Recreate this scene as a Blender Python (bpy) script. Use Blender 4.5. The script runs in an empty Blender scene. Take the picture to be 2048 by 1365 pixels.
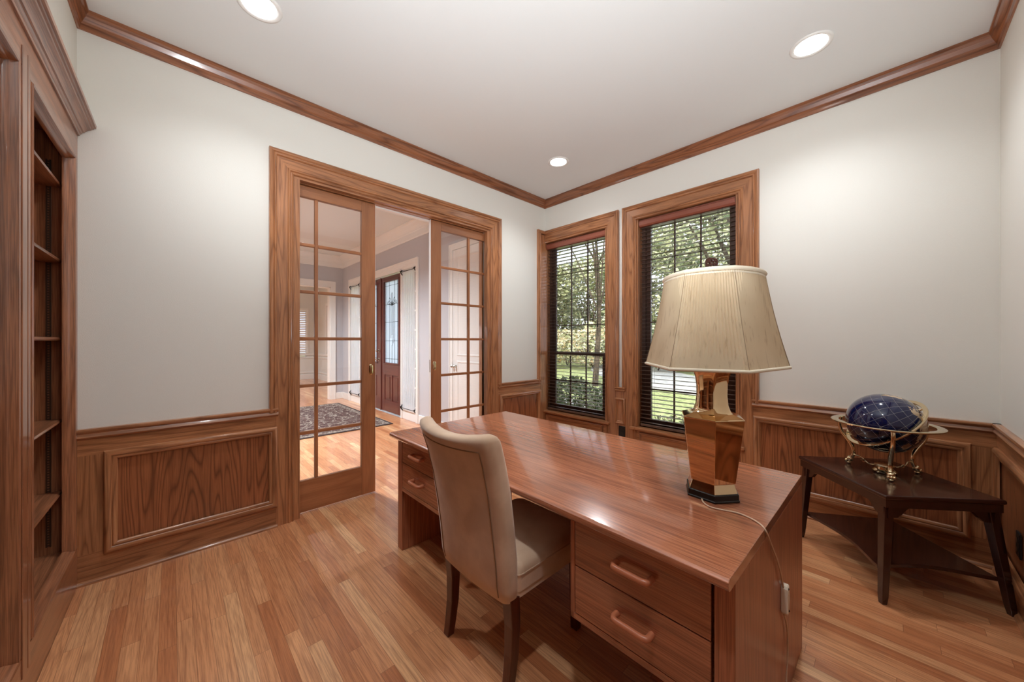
import bpy, bmesh, math, random
from mathutils import Vector, Matrix
random.seed(7)
C = bpy.context.scene.collection
PI = math.pi
R = math.radians

# ------------------------------------------------------------------ camera, world, sun, exposure
F_PX, CY_PX, YAW = 712.7, 681.5, 0.80865
CAM = Vector((-3.3905, -2.953, 1.3))
cd = bpy.data.cameras.new('camera'); cam = bpy.data.objects.new('camera', cd); C.objects.link(cam)
cam.location = CAM
cam.rotation_euler = (PI/2, 0, YAW - PI/2)
cd.sensor_fit = 'HORIZONTAL'; cd.sensor_width = 36; cd.lens = 36*F_PX/2048
cd.shift_y = (CY_PX-682.5)/2048; cd.clip_start = 0.02; cd.clip_end = 300
sc = bpy.context.scene
sc.camera = cam
sc.view_settings.view_transform = 'Standard'; sc.view_settings.look = 'None'
sc.view_settings.exposure = 0.68; sc.view_settings.gamma = 1.0
try: sc.view_settings.use_curve_mapping = False
except Exception: pass
sc.cycles.max_bounces = 10; sc.cycles.diffuse_bounces = 5; sc.cycles.glossy_bounces = 4
sc.cycles.transmission_bounces = 6; sc.cycles.transparent_max_bounces = 24
sc.cycles.caustics_reflective = False; sc.cycles.caustics_refractive = False
sc.cycles.sample_clamp_indirect = 6.0
LAMP = 46.0           # beam power of each recessed lamp in the study

w = bpy.data.worlds.new('sky'); sc.world = w; w.use_nodes = True
nt = w.node_tree; bg = nt.nodes['Background']
tc = nt.nodes.new('ShaderNodeTexCoord'); nz = nt.nodes.new('ShaderNodeTexNoise'); nz.inputs['Scale'].default_value = 2.5
nz.inputs['Detail'].default_value = 5
cr = nt.nodes.new('ShaderNodeValToRGB')
cr.color_ramp.elements[0].position = .4; cr.color_ramp.elements[0].color = (.60, .72, .95, 1)
cr.color_ramp.elements[1].position = .62; cr.color_ramp.elements[1].color = (.95, .97, 1, 1)
nt.links.new(tc.outputs['Generated'], nz.inputs['Vector']); nt.links.new(nz.outputs['Fac'], cr.inputs['Fac'])
nt.links.new(cr.outputs['Color'], bg.inputs['Color']); bg.inputs['Strength'].default_value = 1.5
sd = bpy.data.lights.new('sun', 'SUN'); sd.energy = 4.2; sd.angle = R(3); sd.color = (1, .95, .86)
so = bpy.data.objects.new('sun', sd); C.objects.link(so); so.rotation_euler = (R(20), R(-38), 0); so.location = (-8, -3, 9)

# added unseen fill spot near the camera, aimed up and forward at the ceiling
fd = bpy.data.lights.new('ceiling_fill', 'SPOT'); fd.energy = 160; fd.color = (.91, .96, 1.0); fd.spot_size = R(125); fd.spot_blend = 1.0; fd.shadow_soft_size = .15
fo = bpy.data.objects.new('ceiling_fill', fd); C.objects.link(fo); fo.location = (-3.25, -2.80, 1.45); fo.rotation_euler = Vector((1.15, 1.0, 1.6)).to_track_quat('-Z', 'Y').to_euler()

# ------------------------------------------------------------------ materials
def lin(c):
    return tuple(((v/255)/12.92 if v/255 <= .04045 else ((v/255+.055)/1.055)**2.4) for v in c) + (1,)
def newmat(name):
    m = bpy.data.materials.new(name); m.use_nodes = True
    nt = m.node_tree
    return m, nt, nt.nodes['Principled BSDF']
def N(nt, t, **kw):
    n = nt.nodes.new(t)
    for k, v in kw.items():
        if k.startswith('i_'): n.inputs[k[2:].replace('_', ' ')].default_value = v
        else: setattr(n, k, v)
    return n
def math_(nt, op, a, b=None, c=None):
    n = nt.nodes.new('ShaderNodeMath'); n.operation = op
    for i, v in enumerate((a, b, c)):
        if v is None: continue
        if isinstance(v, (int, float)): n.inputs[i].default_value = v
        else: nt.links.new(v, n.inputs[i])
    return n.outputs[0]
def ramp(nt, fac, stops):
    n = nt.nodes.new('ShaderNodeValToRGB'); e = n.color_ramp.elements
    while len(e) < len(stops): e.new(.5)
    for el, (p, c) in zip(e, stops): el.position = p; el.color = c
    nt.links.new(fac, n.inputs['Fac']); return n.outputs['Color']
def mixc(nt, fac, a, b, mode='MIX'):
    n = nt.nodes.new('ShaderNodeMix'); n.data_type = 'RGBA'; n.blend_type = mode
    if isinstance(fac, (int, float)): n.inputs[0].default_value = fac
    else: nt.links.new(fac, n.inputs[0])
    for v, i in ((a, 6), (b, 7)):
        if isinstance(v, tuple): n.inputs[i].default_value = v
        else: nt.links.new(v, n.inputs[i])
    return n.outputs[2]
def plain(name, col, rough=.5, metal=0, spec=.5, coat=0, bump=0, bscale=200, emit=None, trans=0):
    m, nt, b = newmat(name)
    b.inputs['Base Color'].default_value = lin(col); b.inputs['Roughness'].default_value = rough
    b.inputs['Metallic'].default_value = metal; b.inputs['Specular IOR Level'].default_value = spec
    b.inputs['Coat Weight'].default_value = coat; b.inputs['Coat Roughness'].default_value = .08
    nz = N(nt, 'ShaderNodeTexNoise'); nz.inputs['Scale'].default_value = bscale; nz.inputs['Detail'].default_value = 4
    t = N(nt, 'ShaderNodeTexCoord'); nt.links.new(t.outputs['Object'], nz.inputs['Vector'])
    if bump:
        bp = N(nt, 'ShaderNodeBump'); bp.inputs['Strength'].default_value = bump; bp.inputs['Distance'].default_value = .002
        nt.links.new(nz.outputs['Fac'], bp.inputs['Height']); nt.links.new(bp.outputs['Normal'], b.inputs['Normal'])
    else:
        r = math_(nt, 'MULTIPLY_ADD', nz.outputs['Fac'], .06, max(rough-.03, 0.0)); nt.links.new(r, b.inputs['Roughness'])
    if emit:
        b.inputs['Emission Color'].default_value = lin(col); b.inputs['Emission Strength'].default_value = emit
    return m
def wood(name, base, dark, axis, K=11, across=7., along=.55, rough=.3, coat=.35, pore=.35, contrast=.6, tone=.2, lines=True):
    """grain runs along the axis; contour lines of stretched noise give the cathedral figure"""
    m, nt, b = newmat(name)
    t = N(nt, 'ShaderNodeTexCoord')
    def mp(al, ac, off=0):
        n = N(nt, 'ShaderNodeMapping'); s = [ac, ac, ac]; s['xyz'.index(axis)] = al
        n.inputs['Scale'].default_value = s; n.inputs['Location'].default_value = (off, off*1.7, off*.6)
        nt.links.new(t.outputs['Object'], n.inputs['Vector']); return n.outputs['Vector']
    n1 = N(nt, 'ShaderNodeTexNoise'); n1.inputs['Scale'].default_value = 1; n1.inputs['Detail'].default_value = 2.2; n1.inputs['Roughness'].default_value = .45
    nt.links.new(mp(along, across), n1.inputs['Vector'])
    v = math_(nt, 'MULTIPLY', n1.outputs['Fac'], K); v = math_(nt, 'PINGPONG', v, .5); v = math_(nt, 'MULTIPLY', v, 2)
    n2 = N(nt, 'ShaderNodeTexNoise'); n2.inputs['Scale'].default_value = 1; n2.inputs['Detail'].default_value = 3
    nt.links.new(mp(7, 330, 3), n2.inputs['Vector'])
    n3 = N(nt, 'ShaderNodeTexNoise'); n3.inputs['Scale'].default_value = 1; n3.inputs['Detail'].default_value = 2
    nt.links.new(mp(.9, 3.2, 9), n3.inputs['Vector'])
    B, D = lin(base), lin(dark)
    line = ramp(nt, v, [(.0, (1, 1, 1, 1)), (.30, (.35, .35, .35, 1)), (.62, (0, 0, 0, 1))])
    fac = math_(nt, 'MULTIPLY', line, contrast)
    col = mixc(nt, fac, B, D)
    por = ramp(nt, n2.outputs['Fac'], [(.40, (1, 1, 1, 1)), (.58, (0, 0, 0, 1))])
    pf = math_(nt, 'MULTIPLY', por, pore)
    col = mixc(nt, pf, col, tuple(x*.62 for x in D[:3])+(1,))
    tn = ramp(nt, n3.outputs['Fac'], [(.3, (1-tone,)*3+(1,)), (.7, (1+tone*.4,)*3+(1,))])
    col = mixc(nt, 1.0, col, tn, 'MULTIPLY')
    nt.links.new(col, b.inputs['Base Color'])
    b.inputs['Roughness'].default_value = rough; b.inputs['Coat Weight'].default_value = coat; b.inputs['Coat Roughness'].default_value = .08
    bp = N(nt, 'ShaderNodeBump'); bp.inputs['Strength'].default_value = .12; bp.inputs['Distance'].default_value = .001
    nt.links.new(n2.outputs['Fac'], bp.inputs['Height']); nt.links.new(bp.outputs['Normal'], b.inputs['Normal'])
    return m
OAK_B, OAK_D = (188, 129, 87), (112, 66, 41)
OAK = [wood('stained_oak_'+a, OAK_B, OAK_D, a, K=10, across=9, along=.7, contrast=.62) for a in 'xyz']
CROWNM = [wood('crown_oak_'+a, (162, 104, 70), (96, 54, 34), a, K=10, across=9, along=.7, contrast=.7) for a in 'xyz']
PANEL = wood('oak_veneer_panel', (170, 104, 66), (100, 54, 32), 'z', K=20, across=5.6, along=.55, contrast=.8, pore=.35)
DOORW = [wood('stained_door_wood_'+a, (176, 116, 76), (128, 76, 46), a, K=6, across=4, contrast=.45, pore=.25, rough=.35, coat=.2) for a in 'xyz']
DESK = [wood('rosewood_veneer_'+a, (188, 118, 84), (106, 54, 38), a, K=12, across=9, along=.35, contrast=.4, pore=.4, rough=.36 if a == 'z' else .22, coat=.15 if a == 'z' else .9, tone=.2) for a in 'xyz']
CASEW = [wood('bookcase_oak_'+a, (168, 110, 76), (104, 60, 40), a, K=9, contrast=.5, pore=.5, rough=.28, coat=.5) for a in 'xyz']
CHAIRW = wood('dark_walnut_leg', (96, 44, 26), (58, 24, 14), 'z', K=8, contrast=.5, rough=.3)
ESP = plain('espresso_lacquer', (52, 24, 18), rough=.22, coat=.5)
FRONTD = [wood('mahogany_door_'+a, (104, 52, 44), (72, 32, 28), a, K=5, contrast=.4, pore=.2, rough=.3) for a in 'xyz']
WALL = plain('white_wall_paint', (231, 230, 223), rough=.6, spec=.25, bump=.25, bscale=260)
CEIL = plain('ceiling_paint', (231, 234, 233), rough=.7, spec=.2, bump=.15, bscale=300)
GREYW = plain('grey_foyer_paint', (194, 193, 197), rough=.6, spec=.25, bump=.15, bscale=260)
WHITE = plain('white_trim_paint', (236, 234, 230), rough=.35)
WHITEW = plain('white_dining_paint', (226, 226, 222), rough=.5)
BRASS = plain('polished_brass', (226, 208, 172), rough=.07, metal=1, bscale=30)
LBRASS = plain('lamp_brass', (232, 204, 164), rough=.05, metal=1, bscale=12)
NICKEL = plain('satin_nickel', (205, 198, 188), rough=.22, metal=1)
BLACK = plain('black_lacquer', (18, 16, 15), rough=.3)
BLACKM = plain('black_plastic', (22, 20, 20), rough=.5)
BRONZE = plain('dark_bronze_frame', (88, 64, 54), rough=.4)
SLATM = plain('dark_stained_slat', (100, 78, 66), rough=.32, coat=.2)
VALM = plain('mahogany_valance', (140, 78, 60), rough=.3, coat=.3)
CORDM = plain('ivory_cord', (206, 178, 150), rough=.5)
SWITCHM = plain('ivory_plastic', (232, 222, 202), rough=.4)
CREAMTR = plain('cream_trim_fabric', (226, 214, 192), rough=.9, bump=.3, bscale=900)
BROWNST = plain('carved_brown_stone', (60, 32, 24), rough=.35)
STEEL = plain('dark_steel_strip', (96, 80, 70), rough=.35, metal=.8)
LENS = plain('lamp_lens', (250, 250, 250), rough=.5, emit=14)
FILL_LENS = plain('fill_light_lens', (250, 250, 250), rough=.5, emit=14)  # lens of the fill lights added beyond the sliding doors
TRIMRING = plain('lamp_trim_ring', (240, 240, 236), rough=.4)

def glassmat(name, tint=(1, 1, 1, 1), refl=1.0, rough=0.0):
    m = bpy.data.materials.new(name); m.use_nodes = True; nt = m.node_tree
    nt.nodes.remove(nt.nodes['Principled BSDF']); out = nt.nodes['Material Output']
    tr = N(nt, 'ShaderNodeBsdfTransparent'); tr.inputs['Color'].default_value = tint
    gl = N(nt, 'ShaderNodeBsdfGlossy'); gl.inputs['Roughness'].default_value = rough
    fr = N(nt, 'ShaderNodeFresnel'); fr.inputs['IOR'].default_value = 1.45
    nz = N(nt, 'ShaderNodeTexNoise'); nz.inputs['Scale'].default_value = 3
    bp = N(nt, 'ShaderNodeBump'); bp.inputs['Strength'].default_value = .03; bp.inputs['Distance'].default_value = .002
    nt.links.new(nz.outputs['Fac'], bp.inputs['Height']); nt.links.new(bp.outputs['Normal'], gl.inputs['Normal'])
    f = math_(nt, 'MULTIPLY', fr.outputs[0], refl)
    mx = N(nt, 'ShaderNodeMixShader'); nt.links.new(f, mx.inputs[0]); nt.links.new(tr.outputs[0], mx.inputs[1]); nt.links.new(gl.outputs[0], mx.inputs[2])
    nt.links.new(mx.outputs[0], out.inputs['Surface']); return m
GLASS = glassmat('clear_glass')
def sheermat(name, col, ft, fs, scale=None):
    m = bpy.data.materials.new(name); m.use_nodes = True; nt = m.node_tree
    nt.nodes.remove(nt.nodes['Principled BSDF']); out = nt.nodes['Material Output']
    d = N(nt, 'ShaderNodeBsdfDiffuse'); d.inputs['Color'].default_value = lin(col)
    t = N(nt, 'ShaderNodeBsdfTranslucent'); t.inputs['Color'].default_value = lin(col)
    a = N(nt, 'ShaderNodeMixShader'); a.inputs[0].default_value = fs; nt.links.new(d.outputs[0], a.inputs[1]); nt.links.new(t.outputs[0], a.inputs[2])
    tr = N(nt, 'ShaderNodeBsdfTransparent')
    b = N(nt, 'ShaderNodeMixShader'); b.inputs[0].default_value = ft; nt.links.new(a.outputs[0], b.inputs[1]); nt.links.new(tr.outputs[0], b.inputs[2])
    tcn = N(nt, 'ShaderNodeTexCoord'); nz = N(nt, 'ShaderNodeTexNoise'); nz.inputs['Scale'].default_value = 60
    nt.links.new(tcn.outputs['Object'], nz.inputs['Vector'])
    nt.links.new(math_(nt, 'MULTIPLY_ADD', nz.outputs['Fac'], .1, ft-.05), b.inputs[0])
    nt.links.new(b.outputs[0], out.inputs['Surface']); return m
SHEER = sheermat('sheer_white_fabric', (252, 252, 255), .18, .7)
FROST = sheermat('frosted_leaded_glass', (232, 240, 250), .18, .75)

def floor_mat():
    m, nt, b = newmat('oak_strip_floor')
    t = N(nt, 'ShaderNodeTexCoord'); sx = N(nt, 'ShaderNodeSeparateXYZ'); nt.links.new(t.outputs['Object'], sx.inputs[0])
    X, Y = sx.outputs[0], sx.outputs[1]
    W, Ln = .0572, .82
    xr = math_(nt, 'DIVIDE', X, W); row = math_(nt, 'FLOOR', xr)
    wn = N(nt, 'ShaderNodeTexWhiteNoise'); wn.noise_dimensions = '1D'; nt.links.new(row, wn.inputs['W'])
    yo = math_(nt, 'MULTIPLY', wn.outputs['Value'], 7.3)
    yr = math_(nt, 'ADD', math_(nt, 'DIVIDE', Y, Ln), yo); col_ = math_(nt, 'FLOOR', yr)
    cmb = N(nt, 'ShaderNodeCombineXYZ'); nt.links.new(row, cmb.inputs[0]); nt.links.new(col_, cmb.inputs[1])
    wn2 = N(nt, 'ShaderNodeTexWhiteNoise'); wn2.noise_dimensions = '2D'; nt.links.new(cmb.outputs[0], wn2.inputs['Vector'])
    rnd = wn2.outputs['Value']
    c1 = ramp(nt, rnd, [(0, lin((184, 116, 74))), (.25, lin((210, 144, 98))), (.5, lin((222, 162, 114))), (.75, lin((198, 132, 88))), (1, lin((238, 188, 138)))])
    off = N(nt, 'ShaderNodeCombineXYZ'); nt.links.new(math_(nt, 'MULTIPLY', rnd, 40), off.inputs[0]); nt.links.new(math_(nt, 'MULTIPLY', rnd, 23), off.inputs[2])
    va = N(nt, 'ShaderNodeVectorMath'); va.operation = 'ADD'; nt.links.new(t.outputs['Object'], va.inputs[0]); nt.links.new(off.outputs[0], va.inputs[1])
    def noise(sc_, det):
        mp = N(nt, 'ShaderNodeMapping'); mp.inputs['Scale'].default_value = sc_; nt.links.new(va.outputs[0], mp.inputs['Vector'])
        n = N(nt, 'ShaderNodeTexNoise'); n.inputs['Scale'].default_value = 1; n.inputs['Detail'].default_value = det
        nt.links.new(mp.outputs[0], n.inputs['Vector']); return n.outputs['Fac']
    g = math_(nt, 'PINGPONG', math_(nt, 'MULTIPLY', noise((15, .6, 1), 2), 9), .5); g = math_(nt, 'MULTIPLY', g, 2)
    gl = ramp(nt, g, [(0, (1, 1, 1, 1)), (.5, (0, 0, 0, 1))])
    c = mixc(nt, math_(nt, 'MULTIPLY', gl, .32), c1, lin((128, 70, 42)))
    pr = ramp(nt, noise((300, 9, 1), 3), [(.38, (1, 1, 1, 1)), (.56, (0, 0, 0, 1))])
    c = mixc(nt, math_(nt, 'MULTIPLY', pr, .35), c, lin((120, 66, 40)))
    fx = math_(nt, 'FRACT', xr); fx = math_(nt, 'ABSOLUTE', math_(nt, 'SUBTRACT', fx, .5))
    ex = math_(nt, 'GREATER_THAN', fx, .486)
    fy = math_(nt, 'FRACT', yr); fy = math_(nt, 'ABSOLUTE', math_(nt, 'SUBTRACT', fy, .5)); ey = math_(nt, 'GREATER_THAN', fy, .4990)
    e = math_(nt, 'MAXIMUM', ex, ey)
    c = mixc(nt, math_(nt, 'MULTIPLY', e, .55), c, lin((84, 46, 28)))
    nt.links.new(c, b.inputs['Base Color'])
    b.inputs['Roughness'].default_value = .34; b.inputs['Coat Weight'].default_value = .7; b.inputs['Coat Roughness'].default_value = .13
    bp = N(nt, 'ShaderNodeBump'); bp.inputs['Strength'].default_value = .25; bp.inputs['Distance'].default_value = .0012
    h = math_(nt, 'ADD', math_(nt, 'MULTIPLY', noise((9, 3, 1), 2), .6), math_(nt, 'MULTIPLY', e, -.6))
    nt.links.new(h, bp.inputs['Height']); nt.links.new(bp.outputs['Normal'], b.inputs['Normal']); nt.links.new(bp.outputs['Normal'], b.inputs['Coat Normal'])
    return m
FLOOR = floor_mat()
def two_tone(name, c1, c2, scale, rough=.9, spec=.2, lo=.4, hi=.6, detail=4, stretch=(1, 1, 1), bump=0, sheen=0):
    m, nt, b = newmat(name)
    t = N(nt, 'ShaderNodeTexCoord'); mp = N(nt, 'ShaderNodeMapping'); mp.inputs['Scale'].default_value = stretch
    nt.links.new(t.outputs['Object'], mp.inputs['Vector'])
    n = N(nt, 'ShaderNodeTexNoise'); n.inputs['Scale'].default_value = scale; n.inputs['Detail'].default_value = detail
    nt.links.new(mp.outputs[0], n.inputs['Vector'])
    nt.links.new(ramp(nt, n.outputs['Fac'], [(lo, lin(c1)), (hi, lin(c2))]), b.inputs['Base Color'])
    b.inputs['Roughness'].default_value = rough; b.inputs['Specular IOR Level'].default_value = spec
    b.inputs['Sheen Weight'].default_value = sheen
    if bump:
        bp = N(nt, 'ShaderNodeBump'); bp.inputs['Strength'].default_value = bump; bp.inputs['Distance'].default_value = .004
        nt.links.new(n.outputs['Fac'], bp.inputs['Height']); nt.links.new(bp.outputs['Normal'], b.inputs['Normal'])
    return m
SUEDE = two_tone('beige_microsuede', (194, 164, 138), (212, 184, 158), 7, rough=.9, sheen=.35, detail=5)
GRASS = two_tone('lawn_grass', (122, 134, 84), (164, 170, 120), 14, detail=6)
CONC = two_tone('pale_concrete', (168, 168, 162), (190, 188, 182), 6)
BARK = two_tone('grey_brown_bark', (62, 54, 46), (96, 84, 72), 12, stretch=(1, 1, .3), bump=.4)
LEAFS = [plain('leaf_green_%s' % n, c, rough=.55) for n, c in (('olive', (158, 162, 118)), ('deep', (98, 112, 78)), ('pale', (206, 206, 172)), ('autumn', (200, 176, 136)))]
EAVEM = plain('painted_soffit_green', (96, 116, 92), rough=.7)
def rugmat():
    m, nt, b = newmat('patterned_wool_rug')
    t = N(nt, 'ShaderNodeTexCoord')
    v = N(nt, 'ShaderNodeTexVoronoi'); v.inputs['Scale'].default_value = 9; v.feature = 'DISTANCE_TO_EDGE'
    n = N(nt, 'ShaderNodeTexNoise'); n.inputs['Scale'].default_value = 14; n.inputs['Detail'].default_value = 3
    mx = mixc(nt, .12, t.outputs['Object'], n.outputs['Color']); nt.links.new(mx, v.inputs['Vector']); nt.links.new(t.outputs['Object'], n.inputs['Vector'])
    v2 = N(nt, 'ShaderNodeTexVoronoi'); v2.inputs['Scale'].default_value = 26; nt.links.new(t.outputs['Object'], v2.inputs['Vector'])
    a = ramp(nt, v.outputs['Distance'], [(.02, lin((190, 176, 160))), (.07, lin((84, 62, 58)))])
    bb = ramp(nt, v2.outputs['Distance'], [(.12, lin((170, 150, 134))), (.3, lin((64, 46, 46)))])
    c = mixc(nt, .5, a, bb); nt.links.new(c, b.inputs['Base Color']); b.inputs['Roughness'].default_value = .95; b.inputs['Specular IOR Level'].default_value = .1
    return m
HANDLEM = plain('light_rosewood_handle', (186, 112, 78), rough=.35, coat=.2); PIPEM = plain('dark_taupe_piping', (140, 112, 88), rough=.95)  # piping is a darker taupe than the suede
RUG = rugmat(); RUGB = plain('dark_rug_border', (52, 38, 38), rough=.95); RUGL = two_tone('rug_guard_border', (150, 138, 126), (84, 66, 60), 30)

def shade_mat():
    m = bpy.data.materials.new('pleated_silk_shade'); m.use_nodes = True; nt = m.node_tree; b = nt.nodes['Principled BSDF']; out = nt.nodes['Material Output']
    t = N(nt, 'ShaderNodeTexCoord'); mp = N(nt, 'ShaderNodeMapping'); mp.inputs['Scale'].default_value = (90, 90, 4)
    nt.links.new(t.outputs['Object'], mp.inputs['Vector'])
    n = N(nt, 'ShaderNodeTexNoise'); n.inputs['Scale'].default_value = 1; n.inputs['Detail'].default_value = 3; nt.links.new(mp.outputs[0], n.inputs['Vector'])
    n2 = N(nt, 'ShaderNodeTexNoise'); n2.inputs['Scale'].default_value = 6; nt.links.new(t.outputs['Object'], n2.inputs['Vector'])
    c = ramp(nt, n.outputs['Fac'], [(.26, lin((206, 186, 156))), (.42, lin((232, 216, 188)))])
    c2 = ramp(nt, n2.outputs['Fac'], [(.4, (1, 1, 1, 1)), (.65, (.9, .88, .84, 1))])
    c = mixc(nt, 1, c, c2, 'MULTIPLY')
    nt.links.new(c, b.inputs['Base Color']); b.inputs['Roughness'].default_value = .85; b.inputs['Specular IOR Level'].default_value = .15
    tl = N(nt, 'ShaderNodeBsdfTranslucent'); nt.links.new(c, tl.inputs['Color'])
    mx = N(nt, 'ShaderNodeMixShader'); mx.inputs[0].default_value = .42
    nt.links.new(b.outputs[0], mx.inputs[1]); nt.links.new(tl.outputs[0], mx.inputs[2]); nt.links.new(mx.outputs[0], out.inputs['Surface'])
    return m
SHADE = shade_mat(); LININGM = sheermat('off_white_shade_lining', (248, 240, 226), .05, .45); SEAMM = plain('tan_seam_thread', (150, 126, 98), rough=.9)

def globe_mat():
    m, nt, b = newmat('lapis_gemstone_globe')
    t = N(nt, 'ShaderNodeTexCoord'); s = N(nt, 'ShaderNodeSeparateXYZ'); nt.links.new(t.outputs['Object'], s.inputs[0])
    x, y, z = s.outputs
    lat = math_(nt, 'ARCSINE', math_(nt, 'MAXIMUM', math_(nt, 'MINIMUM', math_(nt, 'DIVIDE', z, .1665), 1.0), -1.0))
    lon = math_(nt, 'ARCTAN2', y, x)
    step = R(15)
    def gridline(v, wdt):
        f = math_(nt, 'FRACT', math_(nt, 'DIVIDE', math_(nt, 'ADD', v, 20*step), step)); f = math_(nt, 'ABSOLUTE', math_(nt, 'SUBTRACT', f, .5))
        return f
    la = math_(nt, 'GREATER_THAN', gridline(lat, 0), .4925)
    coslat = math_(nt, 'MAXIMUM', math_(nt, 'COSINE', lat), .08)
    thr = math_(nt, 'SUBTRACT', .5, math_(nt, 'DIVIDE', .0075, coslat))
    lo = math_(nt, 'GREATER_THAN', gridline(lon, 0), thr)
    grid = math_(nt, 'MAXIMUM', la, lo)
    n = N(nt, 'ShaderNodeTexNoise'); n.inputs['Scale'].default_value = 7.5; n.inputs['Detail'].default_value = 5; n.inputs['Roughness'].default_value = .5
    mp = N(nt, 'ShaderNodeMapping'); mp.inputs['Location'].default_value = (.31, .12, .02); nt.links.new(t.outputs['Object'], mp.inputs['Vector']); nt.links.new(mp.outputs[0], n.inputs['Vector'])
    # land masses gather round the north end, the wide ocean stays blue
    bias = math_(nt, 'MULTIPLY_ADD', math_(nt, 'DIVIDE', z, .1665), .27, n.outputs['Fac'])
    land = math_(nt, 'GREATER_THAN', bias, .705)
    n2 = N(nt, 'ShaderNodeTexVoronoi'); n2.inputs['Scale'].default_value = 22; nt.links.new(t.outputs['Object'], n2.inputs['Vector'])
    sv = N(nt, 'ShaderNodeSeparateColor'); nt.links.new(n2.outputs['Color'], sv.inputs[0])
    lc = ramp(nt, sv.outputs[0], [(0, lin((176, 150, 118))), (.6, lin((196, 172, 140))), (.7, lin((70, 92, 60))), (.8, lin((150, 118, 92)))])
    c = mixc(nt, land, lin((5, 17, 62)), lc)
    c = mixc(nt, grid, c, lin((170, 165, 150)))
    nt.links.new(c, b.inputs['Base Color']); b.inputs['Roughness'].default_value = .12; b.inputs['Specular IOR Level'].default_value = .2; b.inputs['Coat Weight'].default_value = 1; b.inputs['Coat Roughness'].default_value = .02
    return m
GLOBEM = globe_mat()

# ------------------------------------------------------------------ mesh helpers
class MB:
    def __init__(s): s.v = []; s.f = []; s.m = []
    def add(s, verts, faces, m=0):
        o = len(s.v); s.v += [tuple(p) for p in verts]
        for f in faces: s.f.append([o+i for i in f]); s.m.append(m)
    def box(s, x0, x1, y0, y1, z0, z1, m=0):
        x0, x1 = sorted((x0, x1)); y0, y1 = sorted((y0, y1)); z0, z1 = sorted((z0, z1))
        s.add([(x0,y0,z0),(x1,y0,z0),(x1,y1,z0),(x0,y1,z0),(x0,y0,z1),(x1,y0,z1),(x1,y1,z1),(x0,y1,z1)],
              [(0,3,2,1),(4,5,6,7),(0,1,5,4),(1,2,6,5),(2,3,7,6),(3,0,4,7)], m); return s
    def loft(s, rings, m=0, cap=True, closed=True):
        n = len(rings[0]); o = len(s.v)
        for r in rings: s.v += [tuple(p) for p in r]
        for i in range(len(rings)-1):
            for j in range(n if closed else n-1):
                k = (j+1) % n
                s.f.append([o+i*n+j, o+i*n+k, o+(i+1)*n+k, o+(i+1)*n+j]); s.m.append(m)
        if cap and closed:
            s.f.append([o+j for j in range(n)][::-1]); s.m.append(m)
            s.f.append([o+(len(rings)-1)*n+j for j in range(n)]); s.m.append(m)
        return s
    def tube(s, pts, r, n=10, m=0, closed=False):
        pts = [Vector(p) for p in pts]; rings = []; up = None
        L = len(pts)
        for i, p in enumerate(pts):
            if closed: d = pts[(i+1) % L]-pts[i-1]
            else: d = pts[min(i+1, L-1)]-pts[max(i-1, 0)]
            d.normalize()
            if up is None: up = Vector((0, 0, 1)) if abs(d.z) < .9 else Vector((1, 0, 0))
            a = d.cross(up).normalized(); b = a.cross(d).normalized(); up = b
            rr = r[i] if isinstance(r, (list, tuple)) else r
            rings.append([p+a*rr*math.cos(2*PI*k/n)+b*rr*math.sin(2*PI*k/n) for k in range(n)])
        if closed: rings.append(rings[0]); return s.loft(rings, m, cap=False)
        return s.loft(rings, m)
    def lathe(s, prof, cx=0, cy=0, n=32, m=0):
        rings = [[(cx+r*math.cos(2*PI*k/n), cy+r*math.sin(2*PI*k/n), z) for k in range(n)] for r, z in prof]
        return s.loft(rings, m)
    def prism(s, poly, z0, z1, m=0):
        return s.loft([[(x, y, z0) for x, y in poly], [(x, y, z1) for x, y in poly]], m)
    def sphere(s, c, r, n=24, k=14, m=0, sc_=(1, 1, 1)):
        rings = []
        for i in range(1, k):
            a = -PI/2+PI*i/k
            rings.append([(c[0]+sc_[0]*r*math.cos(a)*math.cos(2*PI*j/n), c[1]+sc_[1]*r*math.cos(a)*math.sin(2*PI*j/n), c[2]+sc_[2]*r*math.sin(a)) for j in range(n)])
        return s.loft(rings, m)
    def sweep(s, path, prof, normal, closed=False, mats=(0, 0, 0), caps=True):
        """profile (u,v): u to the left of travel seen against the normal, v along it"""
        nrm = Vector(normal).normalized(); P = [Vector(p) for p in path]; L = len(P)
        segs = [(P[(i+1) % L]-P[i]).normalized() for i in range(L if closed else L-1)]
        perp = [nrm.cross(d) for d in segs]; rings = []
        for i in range(L):
            if closed: p1, p2 = perp[i-1], perp[i]
            else: p1, p2 = perp[max(i-1, 0)], perp[min(i, L-2)]
            mtr = (p1+p2)/(1+p1.dot(p2))
            rings.append([P[i]+mtr*u+nrm*v for u, v in prof])
        n = len(prof); o = len(s.v)
        for r in rings: s.v += [tuple(p) for p in r]
        for i in range(len(segs)):
            a, b = i, (i+1) % L; d = segs[i]; ax = max(range(3), key=lambda q: abs(d[q]))
            for j in range(n):
                k = (j+1) % n
                s.f.append([o+a*n+j, o+a*n+k, o+b*n+k, o+b*n+j]); s.m.append(mats[ax])
        if not closed and caps:
            s.f.append([o+j for j in range(n)]); s.m.append(mats[0])
            s.f.append([o+(L-1)*n+j for j in range(n)][::-1]); s.m.append(mats[0])
        return s
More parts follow.
